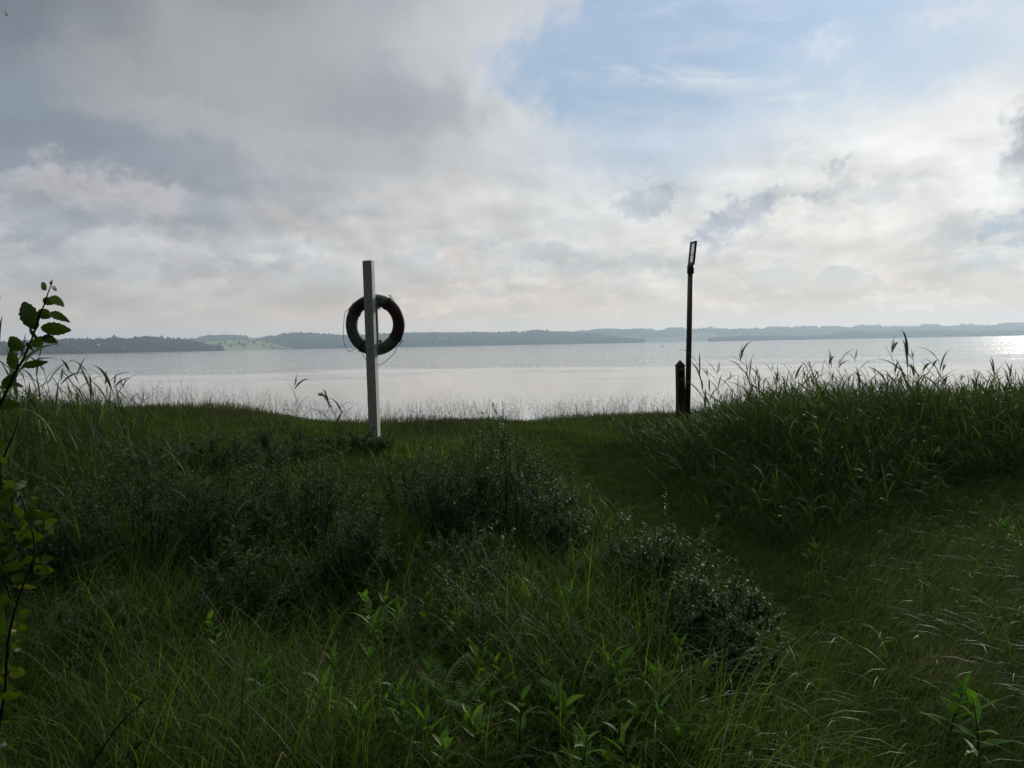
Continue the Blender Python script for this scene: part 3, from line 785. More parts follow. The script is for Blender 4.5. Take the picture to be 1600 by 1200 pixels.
# ------------------------------------------------------------------ unseen trees behind the camera, added to shade the foreground
def tree(x, y, h, rad, label, seed):
    r = np.random.default_rng(seed); root = empty('shade_tree', (x, y, float(gz(x, y)) - .1)); tag(root, label, 'tree', 'unseen shade trees behind the viewpoint')
    A_ = Acc(); A_.add(tube([(0,0,0),(.05,.02,h*.3),(0,.1,h*.6),(.05,.1,h*.9)], [.16,.12,.08,.02], 10))
    C_ = []
    for i in range(22):
        a = i * 2.4; z0 = h * (.28 + .6 * i / 22); l = rad * (1.05 - .5 * i / 22)
        e = (l * math.cos(a), l * math.sin(a), z0 + l * .35); m_ = (e[0] * .5, e[1] * .5, z0 + l * .25)
        A_.add(tube([(0, .05, z0), m_, e], [.04, .025, .008], 6)); C_ += [(m_, .75), (e, .8), ((e[0] * .75, e[1] * .75, e[2] + .2), .8)]
    A_.obj('trunk', M_bark, root)
    n_ = 26000; k = r.integers(0, len(C_), n_); c = np.array([q[0] for q in C_])[k]; s_ = np.array([q[1] for q in C_])[k]
    P = c + r.normal(0, .5, (n_, 3)) * s_[:, None]
    P[:, 1] = np.minimum(P[:, 1], 1.4 - y - .1 * np.abs(r.normal(0, 1, n_))); P[:, 2] = np.maximum(P[:, 2], 2.2)
    V, F, T = strips(P, r.uniform(0, 6.28, n_), r.uniform(-.4, .8, n_), r.uniform(0, .8, n_), r.uniform(.08, .13, n_), r.uniform(.06, .09, n_), 2, [.3, 1, .15], tw=r.uniform(-.6, .6, n_), tint=r.uniform(0, .75, n_))
    mesh_obj('crown', V, F, M_near, root, attrs=T)
tree(-1.9, -1.9, 6.2, 2.9, 'unseen leafy tree added for shade behind the viewpoint above the overhanging branch', 61)
tree(2.9, -3.6, 6.6, 2.7, 'unseen leafy tree added for shade behind the viewpoint beside the path', 62)
tree(.2, -4.6, 7.0, 3.2, 'unseen leafy tree added for shade farthest behind the viewpoint', 63)

# ------------------------------------------------------------------ birds
def bird(px, py, y, s_, label, rot):
    c = at(px, py, y); root = empty('bird', c, rot); root.scale = (s_,) * 3; tag(root, label, 'bird')
    v_, f_ = tube([(0,-.5,0),(0,-.42,.02),(0,-.3,.0),(0,-.05,-.02),(0,.25,0),(0,.6,0.01),(0,1.0,.01)], [.01,.07,.09,.13,.09,.04,.03], 10)
    mesh_obj('body', v_, f_, M_frame, root, True)
    for s2 in (-1, 1):
        vv = [(s2*.05,-.2,.03),(s2*.05,.15,.03),(s2*.5,.2,.16),(s2*1.0,.32,.06),(s2*.55,-.08,.18)]
        vv2 = [(a, b, c - .012) for a, b, c in vv]
        n5 = 5; ff = [tuple(range(5)), tuple(range(5, 10))[::-1]] + [(i, (i+1) % 5, (i+1) % 5 + 5, i + 5) for i in range(5)]
        mesh_obj('wing', vv + vv2, ff, M_frame, root)
bird(9.2, 22, 30, .17, 'tiny dark bird high up against the darkest corner of the grey cloud', (R(90), 0, R(87)))
bird(768, 380.5, 120, .20, 'faint speck of a bird in the pale cloud between the post and the pole', (R(10), R(5), R(70)))

# ------------------------------------------------------------------ willow bushes
WIND = -1.0
def willow(name, x, y, w, d, h, nst, label, cat='bush', group='low willow bushes on the bank', leafs=42, ls=.019, seed=0, mat=None):
    r = np.random.default_rng(seed + 100)
    root = empty(name, (x, y, float(gz(x, y)) - .02)); tag(root, label, cat, group)
    acc = []; LP, LA, LE, LT = [], [], [], []; ph1, ph2 = r.uniform(0, 6.28, 2)
    for i in range(nst):
        a = r.uniform(0, 2 * np.pi); rr = math.sqrt(r.random())
        bx_, by_ = .42 * w * rr * math.cos(a) * .6, .42 * d * rr * math.sin(a) * .6
        dome = math.sqrt(max(1 - rr ** 2 * .55, .05))
        hh_ = h * dome * (r.uniform(.45, 1.0) if r.random() < .8 else r.uniform(.95, 1.12)) * (1 + .20 * math.sin(2 * a + ph1) + .14 * math.sin(5 * a + ph2))
        sprd = r.uniform(.75, 1.1) if r.random() < .8 else r.uniform(1.1, 1.45)
        tx, ty = .5 * w * rr * sprd * math.cos(a), .5 * d * rr * sprd * math.sin(a)
        P0 = np.array([bx_, by_, 0]); P2 = np.array([tx + r.normal(0, .04), ty + r.normal(0, .04), hh_])
        P1 = (P0 + P2) / 2 + np.array([tx * .25, ty * .25, hh_ * .05])
        ts = np.linspace(0, 1, 6); C_ = np.array([(1-t)**2*P0 + 2*t*(1-t)*P1 + t*t*P2 for t in ts])
        acc.append((C_, np.array([.0036, .0031, .0026, .002, .0014, .0008]) * (0.6 + .5 * h)))
        nb = 5
        segs = [(C_, 1.0)]
        for b_ in range(nb):
            t = r.uniform(.35, .85); S = (1-t)**2*P0 + 2*t*(1-t)*P1 + t*t*P2
            dv = np.array([r.normal(0, 1), r.normal(0, 1), 1.1]); dv /= np.linalg.norm(dv)
            E = S + dv * r.uniform(.08, .22) * (h / .8) ** .5
            B_ = np.array([S, (S + E) / 2 + r.normal(0, .008, 3), E]); acc.append((B_, np.array([.0022, .0016, .0008])))
            segs.append((B_, .5))
        for S_, k in segs:
            m_ = int(leafs * k); t = r.uniform(.38 if k == 1.0 else .05, 1.0, m_) * (len(S_) - 1); i0 = np.minimum(t.astype(int), len(S_) - 2); fr_ = (t - i0)[:, None]
            LP.append(S_[i0] * (1 - fr_) + S_[i0 + 1] * fr_); LA.append(r.uniform(0, 2*np.pi, m_)); LE.append(r.uniform(.15, 1.25, m_)); LT.append(np.clip(r.normal(.5, .24, m_) + r.normal(0, .08), 0, 1))
    LP = np.concatenate(LP); LA = np.concatenate(LA); LE = np.concatenate(LE); LT = np.concatenate(LT); m_ = len(LP)
    V, F, T = strips(LP, LA, LE, r.uniform(.1, .7, m_), ls * r.uniform(.7, 1.5, m_), ls * .42 * r.uniform(.8, 1.3, m_), 2, [.25, 1.0, .08], tw=r.uniform(-.9, .9, m_), tint=LT)
    mesh_obj('foliage', V, F, mat or M_will, root, attrs=T)
    A_ = Acc()
    for C_, rad in acc: A_.add(tube(C_, rad, 4, cap=False))
    A_.obj('branches', M_bark, root)
    return root
def px_x(px, y): return (px - 800) / FPX * y
BUSH = [ # px centre, distance, width, depth, height, stems, label
 (785, 5.95, 1.15, .9, .78, 95, 'largest willow bush, in the middle between the post and the path'),
 (700, 5.6, .75, .7, .62, 60, 'rounded willow bush just left of the largest middle bush'),
 (862, 5.35, .5, .6, .52, 45, 'willow bush at the path side of the largest middle bush'),
 (470, 5.7, 1.0, .9, .86, 85, 'tall willow bush nearer the camera than the ring buoy post'),
 (345, 5.2, .9, .8, .80, 75, 'willow bush between the tall bush and the dark hollow'),
 (215, 5.5, 1.1, .9, .88, 85, 'broad dark willow bush behind the dark hollow'),
 (60, 4.7, .8, .8, .78, 70, 'willow bush at the edge, behind the overhanging leafy branch'),
 (560, 4.75, .65, .6, .60, 60, 'silvery small-leaved willow bush in front of the square post'),
 (640, 6.5, .7, .6, .52, 45, 'low willow bush right below the ring buoy'),
 (745, 4.6, .6, .5, .45, 45, 'low willow bush in front of the rounded middle bush'),
 (400, 4.35, .75, .6, .50, 50, 'low willow bush amid grass in front of the dark hollow'),
 (1050, 4.45, .50, .5, .52, 50, 'upright willow bush beside the bend of the path'),
 (1125, 3.95, .74, .5, .42, 44, 'brownish willow bush nearest the camera beside the path'),
 (985, 4.9, .5, .4, .34, 32, 'small low willow bush uphill of the upright bush by the path bend'),
 (1175, 3.55, .40, .35, .30, 24, 'small sprawling willow bush, lowest of those beside the path'),
 (1065, 3.7, .45, .4, .34, 26, 'thin willow sprigs in grass, left of the brownish path-side bush'),
 (560, 9.0, .75, .5, .30, 45, 'small dark bush round the foot of the square post'),
 (600, 8.85, .40, .3, .24, 30, 'dark tuft of twigs right at the base of the square post'),
 (300, 8.0, 1.3, .8, .45, 60, 'low bush on the crest behind the broad dark bush'),
 (430, 8.3, 1.2, .8, .40, 55, 'low bush on the crest behind the tall bush'),
 (130, 3.7, .6, .5, .42, 45, 'small willow bush low at the left under the overhanging leaves'),
 (715, 3.75, .42, .4, .42, 28, 'sparse willow sprig standing in the foreground grass'),
]
for i, (px, D_, w, d, h, ns, lab) in enumerate(BUSH):
    willow('willow_bush', px_x(px, D_), D_, w, d, h * (1.12 if D_ < 8 else .8), int(ns * .8), lab, seed=i, leafs=74, ls=.019)

# ------------------------------------------------------------------ grass
NG = 0
def scatter(n_, d0, d1, az0_=-48, az1_=48, pw=1.0):
    u = rng.random(n_)
    D_ = d0 * (d1 / d0) ** (u ** pw)
    a = np.radians(rng.uniform(az0_, az1_, n_))
    return D_ * np.tan(a), D_
def clump(x, y, s_, k):
    """pull scattered points towards clump centres"""
    n_ = len(x); ci = rng.integers(0, max(n_ // k, 1), n_)
    return x[ci] + rng.normal(0, s_, n_), y[ci] + rng.normal(0, s_, n_)
BX = np.array([(px_x(b[0], b[1]), b[1], b[2], b[3]) for b in BUSH])
def pathd(x, y): return np.abs(x - path_x(y))
# 1 short turf everywhere
x, y = scatter(230000, 2.1, 15.0)
hgt = .05 + .05 * rng.random(len(x)) + .05 * sst(7.5, 10, y) * rng.random(len(x))
hgt *= (1 - .45 * np.exp(-(pathd(x, y) / .26) ** 4)) * (1 + .5 * np.sin(x * 2.3 + y) * np.sin(y * 1.7))
P = np.stack([x, y, gz(x, y) - .004], 1); n_ = len(x)
V, F, T = strips(P, rng.uniform(0, 6.28, n_), rng.uniform(.9, 1.5, n_), rng.uniform(.2, 1.5, n_), hgt, (.0022 + .00045 * y) * rng.uniform(.7, 1.4, n_), 2, [1, .8, .12],
                 tw=rng.uniform(-.5, .5, n_), tint=np.clip(rng.normal(.45, .22, n_) + .12 * np.sin(x * 1.3) * np.cos(y * 1.1) - .05 * np.exp(-(pathd(x, y) / .3) ** 4), 0, 1))
tag(mesh_obj('short_grass', V, F, M_lawn, attrs=T), 'short turf covering the bank and the path', 'grass', kind='stuff')
# 2 tall meadow grass left of the path and near the camera
x, y = scatter(52000, 2.1, 9.4); x, y = clump(x, y, .055, 9)
x = np.concatenate([x, x + rng.normal(0, .03, len(x))]); y = np.concatenate([y, y + rng.normal(0, .03, len(y))])
left = x < path_x(y) - rng.uniform(.15, .75, len(x)) ** 1.3
right = (x > path_x(y) + rng.uniform(.15, .9, len(x))) & ((y > 4.6) | (x > 1.9 + .1 * y)) & (rng.random(len(x)) < .45)
k = ((left & (y > 1.9) & ((y < 6.0) | (rng.random(len(x)) < .6))) | right)
x, y = x[k], y[k]; n_ = len(x)
hh_ = np.where(rng.random(n_) < .85, rng.uniform(.16, .44, n_), rng.uniform(.4, .62, n_)) * np.where(x > path_x(y), .62, 1) * (1 - .35 * sst(5, 8, y)) * (1 - .45 * sst(.9, .3, np.abs(path_x(y) - x))) * (.8 + .35 * np.sin(x * 2.7 + 1) * np.sin(y * 2.1))
P = np.stack([x, y, gz(x, y) - .01], 1)
V, F, T = strips(P, rng.uniform(0, 6.28, n_), rng.uniform(1.1, 1.55, n_), rng.uniform(.3, 2.4, n_), hh_ * 1.25, rng.uniform(.003, .0085, n_) * np.where(rng.random(n_) < .5, .6, 1), 5, [.8, 1, .85, .6, .35, .05],
                 tw=rng.uniform(-.5, .5, n_), power=1.6)
def strands(cx, cy, sx_, sy_, n_, azm, azs_, Lr, tint_, wr=(.003, .006)):
    x = rng.normal(cx, sx_, n_); y = rng.normal(cy, sy_, n_)
    return strips(np.stack([x, y, gz(x, y) - .01], 1), rng.normal(azm, azs_, n_), rng.uniform(1.0, 1.4, n_), rng.uniform(1.2, 2.6, n_), rng.uniform(*Lr, n_), rng.uniform(*wr, n_), 8, [.8, 1, 1, .95, .85, .7, .5, .3, .05],
                  tw=rng.uniform(-.5, .5, n_), power=1.5, tint=np.clip(rng.normal(tint_, .15, n_), 0, 1))
ex = [(V, F, T), strands(.62, 2.75, .28, .25, 260, .2, .7, (.45, .8), .72), strands(-.1, 3.3, .5, .4, 380, .1, 1.6, (.35, .7), .6), strands(-1.3, 3.2, .6, .5, 420, .3, 1.6, (.35, .75), .62),
      strands(2.45, 3.0, .4, .45, 420, 2.9, .9, (.3, .6), .42, (.003, .007)), strands(3.0, 4.8, .7, .6, 420, -.3, .5, (.3, .55), .4), strands(-2.6, 4.2, .5, .5, 300, .0, 1.5, (.4, .7), .6), strands(.2, 4.0, .25, .4, 220, .2, .9, (.35, .6), .55), strands(.95, 3.75, .22, .25, 260, .4, 1.4, (.25, .5), .5), strands(3.3, 6.2, 1.2, .5, 500, 1.5, 1.6, (.25, .5), .45)]
V, F, T = join(*ex)
tag(mesh_obj('tall_grass', V, F, M_tall, attrs=T), 'tall arching meadow grass filling the foreground', 'grass', kind='stuff')
# 3 fine combed grass right of the path
x, y = scatter(62000, 2.1, 8.2, -5, 50); x, y = clump(x, y, .09, 6)
k = (x > path_x(y) + rng.uniform(.1, .5, len(x))) & (y > 1.9); x, y = x[k], y[k]; n_ = len(x)
edge = sst(.2, 1.0, x - path_x(y))
hh_ = rng.uniform(.14, .40, n_) * (1 - .35 * sst(4.5, 6.5, y)) * (.40 + .60 * edge) * (.85 + .3 * np.sin(x * 1.7) * np.sin(y * 1.9 + 2))
P = np.stack([x, y, gz(x, y) - .01], 1)
V, F, T = strips(P, rng.normal(-.35, .75, n_), rng.uniform(.85, 1.4, n_), rng.uniform(.7, 2.1, n_), hh_ * 1.25, rng.uniform(.0016, .0034, n_), 5, [.8, 1, .85, .6, .35, .08],
                 tw=rng.uniform(-.6, .6, n_), power=1.3, tint=np.clip(rng.normal(.5, .22, n_) + .5 * np.exp(-((x - 2.0) ** 2 + (y - 3.6) ** 2) / .08), 0, 1))
tag(mesh_obj('fine_grass', V, F, M_comb, attrs=T), 'fine wind-combed grass on the slope by the path', 'grass', kind='stuff')
# 4 thin flowering stems with specks of seed along the crest
x, y = scatter(6500, 9.6, 12.6); y = np.where(rng.random(len(y)) < .7, crest_y(x) - rng.uniform(-.3, 1.3, len(x)), y)
k = (pathd(x, y) > .1); x, y = x[k], y[k]; n_ = len(x)
P = np.stack([x, y, gz(x, y)], 1); azz = rng.uniform(0, 6.28, n_); th = rng.uniform(1.1, 1.5, n_); dt = rng.uniform(.1, .9, n_)
L_ = rng.uniform(.16, .50, n_) * (.75 + .35 * rng.random(n_)); 
s1 = strips(P, azz, th, dt, L_, np.full(n_, .0022), 4, [1, 1, .9, .8, .7])
tipc = s1[0].reshape(n_, 5, 2, 3).mean(2)
reps = 7; t = rng.uniform(2.4, 4.0, (n_, reps)); i0 = np.minimum(t.astype(int), 3); fr_ = (t - i0)[..., None]
sp = (np.take_along_axis(tipc, i0[..., None].repeat(3, -1), 1) * (1 - fr_) + np.take_along_axis(tipc, (i0 + 1)[..., None].repeat(3, -1), 1) * fr_)
sp = (sp + rng.normal(0, .012, sp.shape)).reshape(-1, 3); m_ = len(sp)
s2 = strips(sp, rng.uniform(0, 6.28, m_), rng.uniform(.2, 1.4, m_), rng.uniform(0, .5, m_), rng.uniform(.006, .014, m_), rng.uniform(.004, .007, m_), 1, [1, .5])
V, F, T = join(s1, s2)
tag(mesh_obj('seed_grass', V, F, M_seed, attrs=T), 'thin flowering grass stems with seed specks along the crest', 'grass', kind='stuff')
# 5 taller foreground seed stems
x, y = scatter(260, 2.3, 5.5, -36, 8); k = x < path_x(y) - .3; x, y = x[k], y[k]; n_ = len(x)
P = np.stack([x, y, gz(x, y)], 1); azz = rng.uniform(-.9, .9, n_) + np.where(rng.random(n_) < .4, 3.14, 0)
s1 = strips(P, azz, rng.uniform(1.15, 1.5, n_), rng.uniform(.3, 1.2, n_), rng.uniform(.35, .62, n_), np.full(n_, .0022), 6, [1, 1, 1, .9, .8, .8, .7], power=1.6)
tipc = s1[0].reshape(n_, 7, 2, 3).mean(2); reps = 16; t = rng.uniform(5.0, 6.0, (n_, reps)); i0 = np.minimum(t.astype(int), 5); fr_ = (t - i0)[..., None]
sp = (np.take_along_axis(tipc, i0[..., None].repeat(3, -1), 1) * (1 - fr_) + np.take_along_axis(tipc, (i0 + 1)[..., None].repeat(3, -1), 1) * fr_).reshape(-1, 3); m_ = len(sp)
s2 = strips(sp, rng.uniform(0, 6.28, m_), rng.uniform(.6, 1.4, m_), rng.uniform(0, .5, m_), rng.uniform(.008, .016, m_), rng.uniform(.0018, .003, m_), 1, [1, .4])
V, F, T = join(s1, s2)
tag(mesh_obj('seed_grass', V, F, M_seed, attrs=T), 'slender pale seeding stems rising over the foreground grass', 'grass', kind='stuff')

# ------------------------------------------------------------------ reeds
def reed_parts(h, nl, lean, laz, r, wl=.023, ll=.37):
    th = np.pi / 2 - lean * .3
    s_ = strips(np.zeros((1, 3)), np.array([laz]), np.array([th]), np.array([lean]), np.array([h]), np.array([.0055]), 6, [1, 1, .95, .9, .8, .6, .35])
    s2 = strips(np.zeros((1, 3)), np.array([laz]), np.array([th]), np.array([lean]), np.array([h]), np.array([.0055]), 6, [1, 1, .95, .9, .8, .6, .35], tw=np.array([1.57]))
    c = s_[0].reshape(7, 2, 3).mean(1)
    t = np.linspace(1.6, 6, nl) + r.uniform(-.2, 0, nl); i0 = np.minimum(t.astype(int), 5); f = (t - i0)[:, None]
    LP = c[i0] * (1 - f) + c[i0 + 1] * f
    base = r.uniform(0, 3.14); la = base + np.arange(nl) * np.pi + r.normal(0, .5, nl)
    # wind turns the blades
    wv_ = np.stack([np.cos(la) - .45, np.sin(la)], 1); la = np.arctan2(wv_[:, 1], wv_[:, 0])
    lf = strips(LP, la, r.uniform(.75, 1.35, nl), r.uniform(.3, 1.5, nl), ll * r.uniform(.6, 1.15, nl) * np.where(t > 5, .8, 1), wl * r.uniform(.6, 1.2, nl), 6, [.35, .8, 1, .9, .65, .35, .03], tw=r.uniform(-.7, .7, nl), across=3, power=1.5,
                tint=np.clip(r.normal(.5, .2, nl), 0, .95))
    return s_, s2, lf, c[-1]
def plume_mesh(r, dirx):
    n_ = 70; t = r.random(n_); P = np.stack([t * .03 * dirx, np.zeros(n_), t * .15], 1)
    return strips(P, r.normal(0 if dirx > 0 else 3.14, .9, n_), r.uniform(.5, 1.3, n_), r.uniform(.1, .6, n_), (.05 + .02 * r.random(n_)) * (1.1 - t), np.full(n_, .0045), 2, [.7, 1, .2])
# prototypes
protos = []
for k in range(12):
    r = np.random.default_rng(300 + k)
    h = [.75, .85, .95, 1.0, .8, .9, 1.05, .7, .95, .85, 1.1, .78][k]
    a, b, c, tip = reed_parts(h, int(r.integers(6, 9)), r.uniform(.05, .30), r.uniform(2.2, 4.2), r)
    V, F, T = join(a, b, c)
    me_o = mesh_obj('reed', V, F, M_reed, attrs=T)
    pl = None
    if k in (0, 3, 5, 6, 10):
        v_, f_, t_ = plume_mesh(r, -1 if k % 2 else 1); pl = mesh_obj('plume', v_ + tip[None], f_, M_plume, me_o, attrs=t_)
    protos.append((me_o, h, pl)); me_o['used'] = 0
used = set()
def place_reed(k, x, y, hwant, rz, label, group):
    po, h, pl = protos[k]
    if k not in used: o = po; used.add(k)
    else: o = copy_tree(po)
    s_ = hwant / h
    o.location = (x, y, float(gz(x, y)) - .02); o.rotation_euler = (0, 0, rz); o.scale = (s_, s_, s_)
    tag(o, label, 'reed', group); return o
def top_z(px, py, y): return at(px, py, y).z
# silhouette reeds with their tops read off the photograph
SIL_R = [(1105,565),(1112,585),(1128,592),(1148,580),(1163,590),(1172,560),(1180,573),(1190,585),(1203,595),(1214,588),(1222,575),(1236,592),(1250,575),(1262,583),(1275,590),(1290,584),(1309,566),(1319,570),(1331,585),(1345,592),(1362,558),(1372,580),(1385,592),(1398,586),(1410,548),(1419,540),(1431,560),(1440,583),(1452,575),(1466,568),(1476,560),(1484,575),(1495,585),(1510,590),(1526,592),(1542,585),(1555,570),(1563,580),(1578,578),(1588,590),(1597,600)]
places = ['beside the thin pole', 'where the bed thins out towards the pole', 'in the middle of the reed bed', 'in the thick of the reed bed', 'where the sun glitters on the water', 'at the glittering edge']
heights_ = ['tall', 'taller', 'slender', 'leaning', 'bent', 'leafy', 'bushy-topped', 'thin']
rr_ = np.random.default_rng(9)
cnt = 0
for i, (px, py) in enumerate(SIL_R):
    y = rr_.uniform(8.2, 10.4); x = px_x(px, y); z1 = top_z(px, py + 6, y); hw_ = (z1 - float(gz(x, y))) / .93
    k = int(rr_.integers(0, 12)) if px not in (1309, 1319) else 6
    pos = places[min(int((px - 1100) / 84), 5)]
    lab = 'reed number %d from the pole along the skyline of the reed bed, %s' % (i + 1, pos)
    words = ['first','second','third','fourth','fifth','sixth','seventh','eighth','ninth','tenth','eleventh','twelfth','thirteenth','fourteenth','fifteenth','sixteenth','seventeenth','eighteenth','nineteenth','twentieth','twenty-first','twenty-second','twenty-third','twenty-fourth','twenty-fifth','twenty-sixth','twenty-seventh','twenty-eighth','twenty-ninth','thirtieth','thirty-first','thirty-second','thirty-third','thirty-fourth','thirty-fifth','thirty-sixth','thirty-seventh','thirty-eighth','thirty-ninth','fortieth','forty-first']
    lab = '%s skyline reed from the thin pole, %s' % (words[i], pos)
    place_reed(k, x, y, hw_, rr_.uniform(-.5, .5), lab, 'reeds standing up out of the right-hand bed')
SIL_L = [(2,560),(14,575),(28,590),(40,582),(52,570),(66,585),(78,592),(92,555),(104,600),(112,604),(126,575),(137,585),(148,578),(157,590),(172,600),(186,604),(200,592),(207,606),(255,628),(330,636),(470,606),(545,632)]
wl = ['first','second','third','fourth','fifth','sixth','seventh','eighth','ninth','tenth','eleventh','twelfth','thirteenth','fourteenth','fifteenth','sixteenth','seventeenth','eighteenth','nineteenth','twentieth','twenty-first','twenty-second']
for i, (px, py) in enumerate(SIL_L):
    y = rr_.uniform(7.0, 9.2) if px > 110 else rr_.uniform(4.6, 7.5)
    x = px_x(px, y); z1 = top_z(px, py + 4, y); hw_ = (z1 - float(gz(x, y))) / .93
    near = 'behind the overhanging leafy branch' if px < 110 else ('on the grassy crest past the branch' if px < 230 else 'alone on the open crest')
    place_reed(int(rr_.integers(0, 12)), x, y, hw_, rr_.uniform(-.5, .5), '%s reed counted towards the post, %s' % (wl[i], near), 'reeds on the left crest')
for k, (po, h, pl) in enumerate(protos):
    if k not in used:
        place_reed(k, 5.2 + .3 * k, 9.6, .8, .3 * k, 'reed at the far edge of the bed, %s' % ['a', 'b'][0], 'reeds standing up out of the right-hand bed')
    if 'used' in po: del po['used']
for o in list(bpy.data.objects):
    if 'used' in o: del o['used']

# the crowded mass of the bed
def reed_mass(x, y, hh_, seed, name, label, wl=.0115, ll=.27):
    r = np.random.default_rng(seed); n_ = len(x); hh_ = hh_ * (.88 + .14 * np.sin(x * 3.1 + .5) * np.sin(y * 2.3 + x) + .10 * np.sin(x * 7.3))
    P = np.stack([x, y, gz(x, y) - .02], 1); laz = r.normal(3.14, .9, n_); lean = r.uniform(.05, .4, n_); th = np.pi / 2 - lean * .3
    st = strips(P, laz, th, lean, hh_, np.full(n_, .0055), 5, [1, 1, .9, .8, .6, .3])
    c = st[0].reshape(n_, 6, 2, 3).mean(2); nl = 6
    t = np.linspace(.9, 5, nl)[None] + r.uniform(-.35, 0, (n_, nl)); i0 = np.minimum(t.astype(int), 4); f = (t - i0)[..., None]
    LP = (np.take_along_axis(c, i0[..., None].repeat(3, -1), 1) * (1 - f) + np.take_along_axis(c, (i0 + 1)[..., None].repeat(3, -1), 1) * f).reshape(-1, 3)
    m_ = len(LP); la = (r.uniform(0, 3.14, (n_, 1)) + np.arange(nl)[None] * np.pi + r.normal(0, .5, (n_, nl))).ravel()
    la = np.arctan2(np.sin(la), np.cos(la) - .45)
    lf = strips(LP, la, r.uniform(.75, 1.4, m_), r.uniform(.25, 1.6, m_), ll * r.uniform(.5, 1.2, m_), wl * r.uniform(.5, 1.2, m_), 5, [.35, .85, 1, .8, .45, .04], tw=r.uniform(-.7, .7, m_), power=1.4,
                tint=np.where(r.random(m_) < .05, 1.0, np.clip(r.normal(.48, .24, m_), 0, .95)))
    V, F, T = join(st, lf)
    tag(mesh_obj(name, V, F, M_reed, attrs=T), label, 'reed bed', kind='stuff')
r = np.random.default_rng(77)
x = r.uniform(2.2, 10.5, 6800); y = r.uniform(6.9, 11.0, 6800)
x = np.concatenate([x, r.uniform(1.2, 3.6, 1500)]); y = np.concatenate([y, r.uniform(5.4, 10.2, 1500)])
lim = np.interp(y, [5.4, 5.8, 6.9, 8.5, 9.6, 10.2, 11], [2.1, 1.75, 1.62, 1.42, 1.5, 2.3, 2.6]); lim2 = np.interp(x, [1.4, 2.0, 3.0, 4.0, 6, 10], [6.0, 5.5, 6.2, 6.9, 7.1, 7.4])
k = (x > lim + r.normal(0, .15, len(x))) & (y > lim2 + r.normal(0, .25, len(x))) & (np.hypot(x - 2.35, y - 10.4) > .22) & (x < y * .95 + .5)
x, y = x[k], y[k]
topz = 1.6 - (y / FPX) * (np.interp(x / y, [.10, .20, .27, .35, .45, .66], [668, 645, 618, 604, 598, 598]) - (537.6 - .0183 * (x / y) * FPX)) 
hh_ = np.clip((topz - gz(x, y)), .25, 1.1) * np.where(r.random(len(x)) < .84, r.uniform(.45, .96, len(x)), r.uniform(.92, 1.30, len(x))) * (.35 + .65 * sst(0, 1.6, y - lim2[k] ) * sst(-.1, 1.5, x - lim[k])) * np.where((y > 9.6) & (x < 2.6), .6, 1)
reed_mass(x, y, np.maximum(hh_, .2), 5, 'reed_bed', 'dense green reed bed on the slope to the right of the path')
x = -r.uniform(2.0, 7.5, 1500); y = r.uniform(5.4, 10.4, 1500)
k = (x < -.50 * y + r.normal(0, .25, len(x))) & (x > -y * .95 - .5); x, y = x[k], y[k]
topz = 1.6 - (y / FPX) * (np.interp(x / y, [-.9, -.66, -.55, -.47], [590, 612, 625, 637]) - (537.6 - .0183 * (x / y) * FPX))
hh_ = np.clip(topz - gz(x, y), .2, 1.1) * np.where(r.random(len(x)) < .85, r.uniform(.55, 1.0, len(x)), r.uniform(1.0, 1.25, len(x)))
reed_mass(x, y, hh_, 6, 'reed_bed', 'thinner reed bed on the left crest behind the bushes')

# loose reeds poking out of the left bushes
EX = [(125,5.0,690,'beside the dark hollow at the left'), (130,4.6,770,'drooping into the dark hollow'), (530,6.6,640,'bright green just left of the square post'), (300,4.9,720,'standing in the bushes between post and hollow'), (375,4.4,810,'yellowish and folded over the low bush'), (48,5.2,640,'rising behind the overhanging leaves low at the left'), (430,5.0,800,'short, in front of the tall bush'), (1270,5.6,800,'small and bright at the foot of the reed bed'), (1085,6.0,790,'short, on the bend of the path')]
for px, y, py, lab in EX:
    x = px_x(px, y); place_reed(int(rr_.integers(0, 12)), x, y, (top_z(px, py, y) - float(gz(x, y))) / .93, rr_.uniform(-.6, .6), 'single reed ' + lab, 'single reeds among the bushes')
# big seed head of the grass stalk left of the post
def stalk(px, y, py, label):
    x = px_x(px, y); g = float(gz(x, y)); root = empty('seeding_stalk', (x, y, g)); tag(root, label, 'grass stalk')
    H_ = top_z(px, py, y) - g; r = np.random.default_rng(5)
    s_ = smooth_path([Vector((.13, 0, 0)), Vector((.12, 0, H_ * .5)), Vector((.09, 0, H_ * .8)), Vector((.0, 0, H_)) , Vector((-.05, 0, H_ + .02))])
    v_, f_ = tube(s_, .002, 5); mesh_obj('stem', v_, f_, M_seed, root)
    n_ = 160; t = r.random(n_); q = np.array([s_[int(len(s_) * .62 + k * (len(s_) * .37))] for k in t])
    v_, f_, t_ = strips(q, r.normal(2.6, .6, n_), r.uniform(.2, 1.1, n_), r.uniform(.1, .6, n_), r.uniform(.02, .045, n_), np.full(n_, .005), 2, [.6, 1, .2])
    mesh_obj('seed_head', v_, f_, M_plume, root, attrs=t_)
stalk(508, 6.6, 622, 'drooping grass stalk with a thick brown seed head left of the square post')

